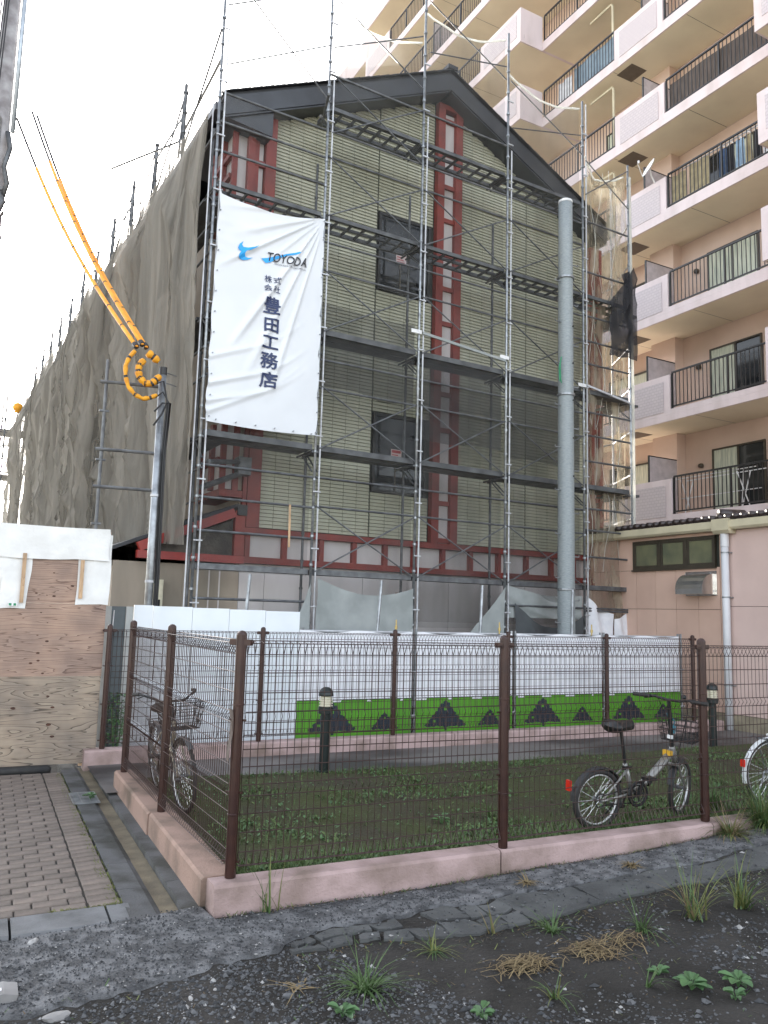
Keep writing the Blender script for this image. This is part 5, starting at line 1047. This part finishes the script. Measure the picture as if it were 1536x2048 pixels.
splitpoly([bpx(*q) for q in [(650, 815), (700, 870), (760, 862), (810, 840), (900, 808), (1000, 786), (1110, 776), (1140, 760), (1115, 752), (950, 772), (800, 803), (720, 813)]], 'logo_swoosh', 'blue_print')
drape(text_mesh('TOYODA', .92, 1.63, 7.44, 7.595, .012, .22, .09), 'lettering', 'black_text', .011)
drape(text_mesh('TOYODA KOMUTEN CORPORATION', 1.04, 1.62, 7.405, 7.435, .0, 0, .06), 'small_lettering', 'black_text', .009)
for ch, x0, x1, z0, z1, bd in (('株', .885, 1.015, 7.075, 7.195, .008), ('式', 1.04, 1.17, 7.075, 7.195, .008), ('会', .885, 1.015, 6.925, 7.04, .008), ('社', 1.04, 1.17, 6.925, 7.04, .008), ('豊', .89, 1.18, 6.55, 6.84, .022), ('田', .915, 1.17, 6.24, 6.475, .022), ('工', .885, 1.18, 5.96, 6.17, .022), ('務', .88, 1.185, 5.62, 5.90, .022), ('店', .88, 1.19, 5.30, 5.57, .022)):
    drape(text_mesh(ch, x0, x1, z0, z1, bd), 'lettering', 'navy_text')
m = MB()
for k in range(12): z = 4.7 + k * .34; m.tube([(BX1 - .02, -.11, hz(z)), (BX1 - .02, -.09, hz(z))], .012, 6).tube([(BX0 + .03, -.11, hz(z)), (BX0 + .03, -.09, hz(z))], .012, 6)
for k in range(6): x = .2 + k * .33; m.tube([(x, -.12, hz(4.66)), (x, -.09, hz(4.66))], .012, 6)
m.build('eyelet', 'steel', bn, kind='stuff')

# ================================================================== APARTMENT BLOCK (local x into building, y = distance along the facade away from camera)
ap = thing('apartment_building', 'tall pink apartment block with long balconies behind the house', 'building', A(0, 0, 0), A.yaw)
NF = 9; PH = 2.97
def ptop(k): return 5.66 + PH * k
SECT = [(-15.5, -5.1, 1.0, 0, 7), (-5.1, 4.13, 0., 0, 9), (4.13, 16.6, 1.0, 4, 9), (16.6, 26., 0., 6, 9), (26., 38., 1.0, 7, 9)]
WX = 1.70
def balcony(y0, y1, d, k, detail):
    zt = ptop(k); zb = zt - 1.33; zf = zt - 1.0
    m = MB(); m.box(-d, WX, y0 + (.002 if d else 0), y1 - (.002 if d else 0), zb, zb + .18)         # slab
    m.box(-d, -d + .16, y0 + .002, y1 - .002, zb + .182, zf)                                     # upstand edge
    if d == 0: pans = [(-1.37, .60)] if detail else [((y0 + y1) / 2 - 1, (y0 + y1) / 2 + 1)]
    else: pans = [(y0 + .002, y0 + 2.45), (y1 - 2.45, y1 - .002)]
    for a, b in pans:
        m.box(-d, -d + .17, a, b, zf + .001, zt)
    if d:
        for yy in (y0, y1 - .16): m.box(-d + .172, 0.0, yy + .002, yy + .158, zb + .182, zt)
    o = m.build('balcony', 'apt_pink', ap)
    MB().box(-d + .05, WX - .02, y0 + .05, y1 - .05, zb - .004, zb - .001).build('soffit', 'soffit', o)
    for jj in range(1, int((y1 - y0) / 2.9)): MB().box(-d + .06, WX - .03, y0 + 2.9 * jj - .008, y0 + 2.9 * jj + .008, zb - .006, zb - .0042).build('soffit_joint', 'plinth', o)
    for a, b in pans: MB().box(-d - .012, -d - .001, a + .22, b - .22, zf - .05, zt - .17).build('tile_panel', 'apt_tile', o)
    ed = [y0 + (.0 if d == 0 else .0)] + [q for p in pans for q in p] + [y1]
    rails = [(ed[i], ed[i + 1]) for i in range(0, len(ed), 2) if ed[i + 1] - ed[i] > .5]
    for a, b in rails:
        a += .04; b -= .04; x = -d + .06; m = MB(); h0, h1 = zf + .06, zt + .03
        m.box(x - .025, x + .025, a, b, h1, h1 + .045).box(x - .018, x + .018, a, b, h0, h0 + .035)
        n = max(2, int((b - a) / 1.28)); pp = [a + (b - a) * i / n for i in range(n + 1)]
        for y in pp: m.box(x - .024, x + .024, y - .022, y + .022, zf - .0, h1)
        nb = int((b - a) / .128)
        for i in range(1, nb): y = a + (b - a) * i / nb; m.box(x - .009, x + .009, y - .009, y + .009, h0 + .035, h1)
        m.build('railing', 'rail_dark', o)
    return o, rails
for (y0, y1, d, k0, k1) in SECT:
    det = y0 < 0 and d == 0
    for k in range(k0, k1):
        o, rails = balcony(y0, y1, d, k, det); zf = ptop(k) - 1.15; zc = ptop(k) + PH - 1.33
        cs = [(-.4, 1), (-.4, -1)] if det else [((y0 + y1) / 2, 1), ((y0 + y1) / 2, -1)]
        cy = cs[0][0]
        # party wall pier, partition, hatch, windows
        MB().box(WX - .36, WX - .001, cy - .02, cy + .90, zf, zc - .004).build('pier', 'apt_wall', ap)
        pt = MB().box(-d + .20, WX - .38, cy - .02, cy + .02, zf + .06, zf + 1.95).build('partition', 'partition', o)
        MB().box(-d + .17, -d + .20, cy - .025, cy + .025, zf, zf + 1.98).box(-d + .20, WX - .38, cy - .025, cy + .025, zf + 1.95, zf + 1.98).build('partition_frame', 'rail_dark', pt) if False else MB().box(-d + .17, -d + .198, cy - .025, cy + .025, zf, zf + 1.98).box(-d + .20, WX - .38, cy - .025, cy + .025, zf + 1.952, zf + 1.98).build('partition_frame', 'rail_dark', o)
        MB().box(.25, .90, cy + .5, cy + 1.15, ptop(k) - 1.33 - .012, ptop(k) - 1.33 - .005).build('hatch', 'hatch', o)
        for s, wlist in ((-1, [(-3.05, -1.35)]), (1, [(1.35, 3.05)])):
            for a, b in wlist:
                a += cy + .35 * (s < 0); b += cy + .35 * (s < 0); f = .05; z0, z1 = zf + .06, zf + 2.17; m = MB()
                m.box(WX - .06, WX - .001, a, b, z1 - f, z1).box(WX - .06, WX - .001, a, b, z0, z0 + f).box(WX - .06, WX - .001, a, a + f, z0 + f, z1 - f).box(WX - .06, WX - .001, b - f, b, z0 + f, z1 - f).box(WX - .05, WX - .001, (a + b) / 2 - .03, (a + b) / 2 + .03, z0 + f, z1 - f)
                wn = m.build('window', 'frame_brown', ap); seed = (k * 7 + int(a * 3)) % 5
                MB().box(WX - .020, WX - .012, a + f, (a + b) / 2 - .03, z0 + f, z1 - f).build('pane', 'glass' if seed in (1, 3) else 'curtain', wn); MB().box(WX - .035, WX - .028, (a + b) / 2 + .03, b - f, z0 + f, z1 - f).build('pane', 'glass' if seed == 2 else 'curtain', wn)
        if det or d: MB().lathe((WX - .07, cy - .62, zf + 1.68), [(.001, 0), (.07, .01), (.085, .06), (.07, .12), (.001, .14)], 10).build('vent_cap', 'frame_brown', ap, smooth=True)
        if k >= 3: MB().tube([(.30, cy + 1.35, zf + .2), (.30, cy + 1.35, zc - .35), (.35, cy + 1.45, zc - .22), (.42, cy + 2.5, zc - .16)], .04, 8).build('drain_pipe', 'cream_metal', ap)
    ztop = ptop(k1 - 1) + PH - 1.33
    MB().box(WX, WX + 9, y0, y1, -.3 if k0 == 0 else ptop(k0) - 1.5, ztop).build('wall', 'apt_wall', ap)
    if d:
        for yy in (y0 + .001, y1 - .151): MB().box(0.002, WX - .0, yy, yy + .15, ptop(k0) - 1.3, ztop).build('wing_wall', 'apt_wall', ap) if False else None
    if k1 == 9:
        r = MB().box(-d, WX + 9, y0 + .001, y1 - .001, ztop, ztop + .4).box(-d, -d + .3, y0 + .001, y1 - .001, ztop + .401, ztop + 1.3).build('roof_slab', 'apt_pink', ap); MB().box(-d + .05, WX, y0 + .05, y1 - .05, ztop - .004, ztop - .001).build('soffit', 'soffit', r)
# things on the balconies
def hang(name, label, cat, y0, y1, z0, z1, mt, x=.28, seed=0, group=None, taper=0.):
    return MB().grid(lambda s, t: (x + .03 * math.sin(s * 11 + seed) + .02 * vnoise(s * 5, t * 4, seed), y0 + (y1 - y0) * s + taper * (s - .5) * (1 - t), z0 + (z1 - z0) * t), 14, 10).build(name, mt, loc=A.o, rz=A.yaw, smooth=True, label=label, category=cat, group=group)
z3 = ptop(3)
hang('blanket', 'beige quilted blanket hanging behind the balcony railing, nearest the satellite dish', 'blanket', -1.95, -1.45, z3 - .95, z3 - .02, 'cloth_beige', .16, 1)
hang('blanket', 'beige quilted blanket hanging behind the balcony railing, next to the jeans', 'blanket', -2.72, -2.05, z3 - .95, z3 + .02, 'cloth_beige', .16, 2)
for k, (mt, a, b, h, nm, lb) in enumerate((('denim', -3.02, -2.80, 1.0, 'jeans', 'blue jeans hanging beside the beige blanket on the balcony'), ('cloth_black', -3.24, -3.06, 1.05, 'trousers', 'black trousers hanging next to the jeans on the balcony'), ('cloth_blue', -3.55, -3.30, .8, 'shirt', 'pale blue shirt hanging in the middle of the balcony laundry'), ('cloth_beige', -3.80, -3.60, .95, 'trousers', 'beige trousers hanging right of the pale blue shirt'), ('cloth_black', -4.1, -3.86, 1.05, 'jacket', 'dark jacket hanging near the right end of the laundry'), ('cloth_white', -4.45, -4.16, .95, 'shirt', 'white shirt hanging at the right end of the balcony laundry'))):
    t = hang(nm, lb, 'laundry', a, b, z3 + .25 - h, z3 + .22, mt, .55, k, 'laundry drying on the balcony', .06)
    MB().tube([(.55, (a + b) / 2 - .1, z3 + .22), (.55, (a + b) / 2, z3 + .30), (.55, (a + b) / 2 + .1, z3 + .22)], .012, 5).build('hanger', 'cap_white', t)
MB().tube([(.55, -4.7, z3 + .32), (.55, -1.5, z3 + .32)], .015, 6).build('laundry_pole', 'steel', loc=A.o, rz=A.yaw, label='steel laundry pole on the balcony carrying the clothes', category='pole')
z4 = ptop(4); hang('shade_screen', 'long brown shade cloth tied inside a balcony railing, upper right', 'shade cloth', -5.0, -1.45, z4 - .92, z4 - .1, 'brown_cloth', .12, 4)
z5 = ptop(5); hang('shade_screen', 'grey blue shade cloth tied inside the balcony railing above the shorter screen', 'shade cloth', .70, 2.6, z5 - .92, z5 - .02, 'blue_cloth', .12, 5)
hang('white_sheet', 'white sheet hung inside the railing left of the grey blue cloth', 'sheet', 2.7, 3.4, z5 - .92, z5 - .1, 'cloth_white', .14, 6)
z0_ = ptop(0)
ds = thing('drying_rack', 'white folding clothes drying rack on the lowest visible balcony', 'drying rack', A(.35, -2.6, z0_ - 1.12), A.yaw)
for y in (-.85, .95): MB().tube([(-.2, y, 0), (.2, y, 1.1)], .014, 6).tube([(.2, y + .3, 0), (-.2, y - .1, 1.1)], .014, 6).tube([(-.2, y - .3, .0), (.0, y + .25, 1.1)], .014, 6).build('legs', 'cap_white', ds)
for x, z in ((-.2, 1.1), (.2, 1.1), (0, .58)): MB().tube([(x, -1.3, z), (x, 1.2, z)], .013, 6).build('bar', 'cap_white', ds)
dish = thing('satellite_dish', 'white satellite dish mounted on a balcony parapet', 'satellite dish', A(-.16, -.98, z3 + .08), A.yaw)
m = MB(); cx = Vector((-.12, .0, .30)); nrm = Vector((-.80, .28, .42)).normalized(); e1 = nrm.orthogonal().normalized(); e2 = nrm.cross(e1)
m.grid(lambda s, t: cx + (e1 * math.cos(t * 6.2832) + e2 * math.sin(t * 6.2832)) * .29 * s + nrm * (.07 * s * s - .07), 6, 20); m.build('reflector', 'cap_white', dish, smooth=True)
MB().tube([cx - nrm * .07, (.0, 0, .1), (.16, 0, -.1)], .02, 6).build('mount', 'cap_white', dish); MB().tube([cx - e2 * .27, cx + nrm * .33 - e2 * .05], .009, 5).build('arm', 'cap_white', dish); MB().lathe(tuple(cx + nrm * .33 - Vector((0, 0, .04))), [(.03, 0), (.03, .07), (.001, .08)], 8).build('receiver', 'cap_white', dish)

# ================================================================== ANNEX
an = thing('annex', 'low pink panelled annex with tiled eave below the apartment block', 'building', W(0, 0, -.2), W.yaw)
MB().box(.04, 5.2, -5, 7, 0, hz(3.44)).build('wall_core', 'joint', an)
cols = [7.0, 6.2, 5.4, 4.6, 3.8, 3.25, 2.72, 2.20, 1.69, 1.17, .64, .14]; rows = [.30, hz(.62), hz(1.97), hz(2.765)]
for a, b in zip(cols[1:], cols[:-1]):
    for z0, z1 in zip(rows[:-1], rows[1:]): MB().box(.0, .038, a + .004, b - .004, z0 + .004, z1 - .004).build('wall_panel', 'annex_wall', an)
    if a > 2.1: MB().box(.0, .038, a + .004, b - .004, rows[-1] + .004, hz(3.43)).build('wall_panel', 'annex_wall', an)
    else: MB().box(.0, .038, a + .004, b - .004, hz(3.372), hz(3.43)).build('wall_panel', 'annex_wall', an)
MB().box(.0, .038, -.02, .134, .304, hz(3.43)).build('corner_strip', 'annex_wall', an)
cr = [-.03, -.95, -1.9, -2.85, -3.8, -5.0]
for b, a in zip(cr[:-1], cr[1:]):
    for z0, z1 in ((.30, hz(2.03)), (hz(2.03), hz(3.43))): MB().box(-.006, .036, a + .004, b - .004, z0 + .004, z1 - .004).build('wall_panel', 'annex_side', an)
MB().box(-.05, .05, -5, 7, -.2, .295).build('plinth', 'plinth', an)
f = .045; y0, y1, z0, z1 = .22, 2.27, hz(2.775), hz(3.365); m = MB(); m.box(-.03, .03, y0, y1, z0, z0 + f).box(-.03, .03, y0, y1, z1 - f, z1)
ys_ = [y0, .9, 1.56, y1]
for y in ys_: m.box(-.03, .03, max(y0, y - f * .7), min(y1, y + f * .7), z0 + f, z1 - f)
wn = m.build('window', 'frame_brown', an); MB().box(-.055, .03, y0 - .02, y1 + .02, z0 - .035, z0 - .002).build('sill', 'frame_brown', wn)
for a, b in zip(ys_[:-1], ys_[1:]):
    MB().box(-.005, .004, a + .075, b - .075, z0 + f + .035, z1 - f - .035).build('pane', 'glass_frost', wn)
    MB().box(-.018, .012, a + .034, b - .034, z0 + f + .002, z0 + f + .033).box(-.018, .012, a + .034, b - .034, z1 - f - .033, z1 - f - .002).box(-.018, .012, a + .034, a + .072, z0 + f + .034, z1 - f - .034).box(-.018, .012, b - .072, b - .034, z0 + f + .034, z1 - f - .034).build('sash', 'frame_brown', wn)
MB().prism([(-.19, hz(3.47)), (-.19, hz(3.60)), (-.02, hz(3.60)), (-.02, hz(3.43)), (-.15, hz(3.43))], -5, 7, 'y').build('gutter', 'cream_metal', an)
MB().prism([(-.23, hz(3.42)), (-.23, hz(3.63)), (-.015, hz(3.63)), (-.015, hz(3.36)), (-.17, hz(3.36))], -.24, .12, 'y').build('rain_head', 'cream_metal', an)
dp = MB().tube([(-.10, -.06, hz(3.36)), (-.10, -.06, .02)], .068, 14).build('downpipe', 'pvc_white', an, smooth=True); MB().tube([(-.10, -.06, hz(3.36)), (-.10, -.06, hz(3.12))], .076, 14).build('collar', 'pvc_white', dp)
for z in (3.0, 2.18, .6): MB().tube([(-.10, -.06, hz(z)), (-.10, -.06, hz(z) + .025)], .073, 14).box(-.10, .0, -.15, -.13, hz(z), hz(z) + .02).build('clamp', 'steel', dp)
tm = MB(); tm.tube([(-.20, 0, .0), (1.2, 0, .10)], .055, 8); tmesh = tm.mesh('roof_tile', 'tile_dark', True)
for k in range(56): link(tmesh, 'roof_tile', an, (0, -4.6 + k * .17, hz(3.655) + .006 * (k % 2)))
MB().prism([(-.16, hz(3.61)), (5.2, hz(3.98)), (5.2, hz(4.02)), (-.16, hz(3.65))], -5, 7, 'y').build('roof', 'tile_dark', an)
MB().tube([(-.14, -.02, hz(3.74)), (.5, -.02, hz(3.78))], .085, 10).build('ridge_tile', 'tile_dark', an, smooth=True)
vh = thing('vent_hood', 'shiny curved stainless steel vent hood on the pink annex wall', 'vent hood', W(-.002, .25, 2.25), W.yaw)
prof = [(0, .0), (-.36, .0), (-.365, .10)] + [(-.365 + .30 * (1 - math.cos(R(a))), .10 + .285 * math.sin(R(a))) for a in range(15, 91, 15)] + [(0, .385)]
o = MB().prism(prof, .0, .62, 'y').build('hood', 'stainless', vh); MB().box(-.012, -.001, -.05, .67, -.02, .44).build('flange', 'stainless', vh); MB().box(-.06, -.03, -.004, -.002, .05, .08).build('plate', 'cap_white', vh)
for y in (.02, .6): MB().tube([(-.1, y, .387), (-.1, y, .40)], .012, 6).build('screw', 'steel', vh)
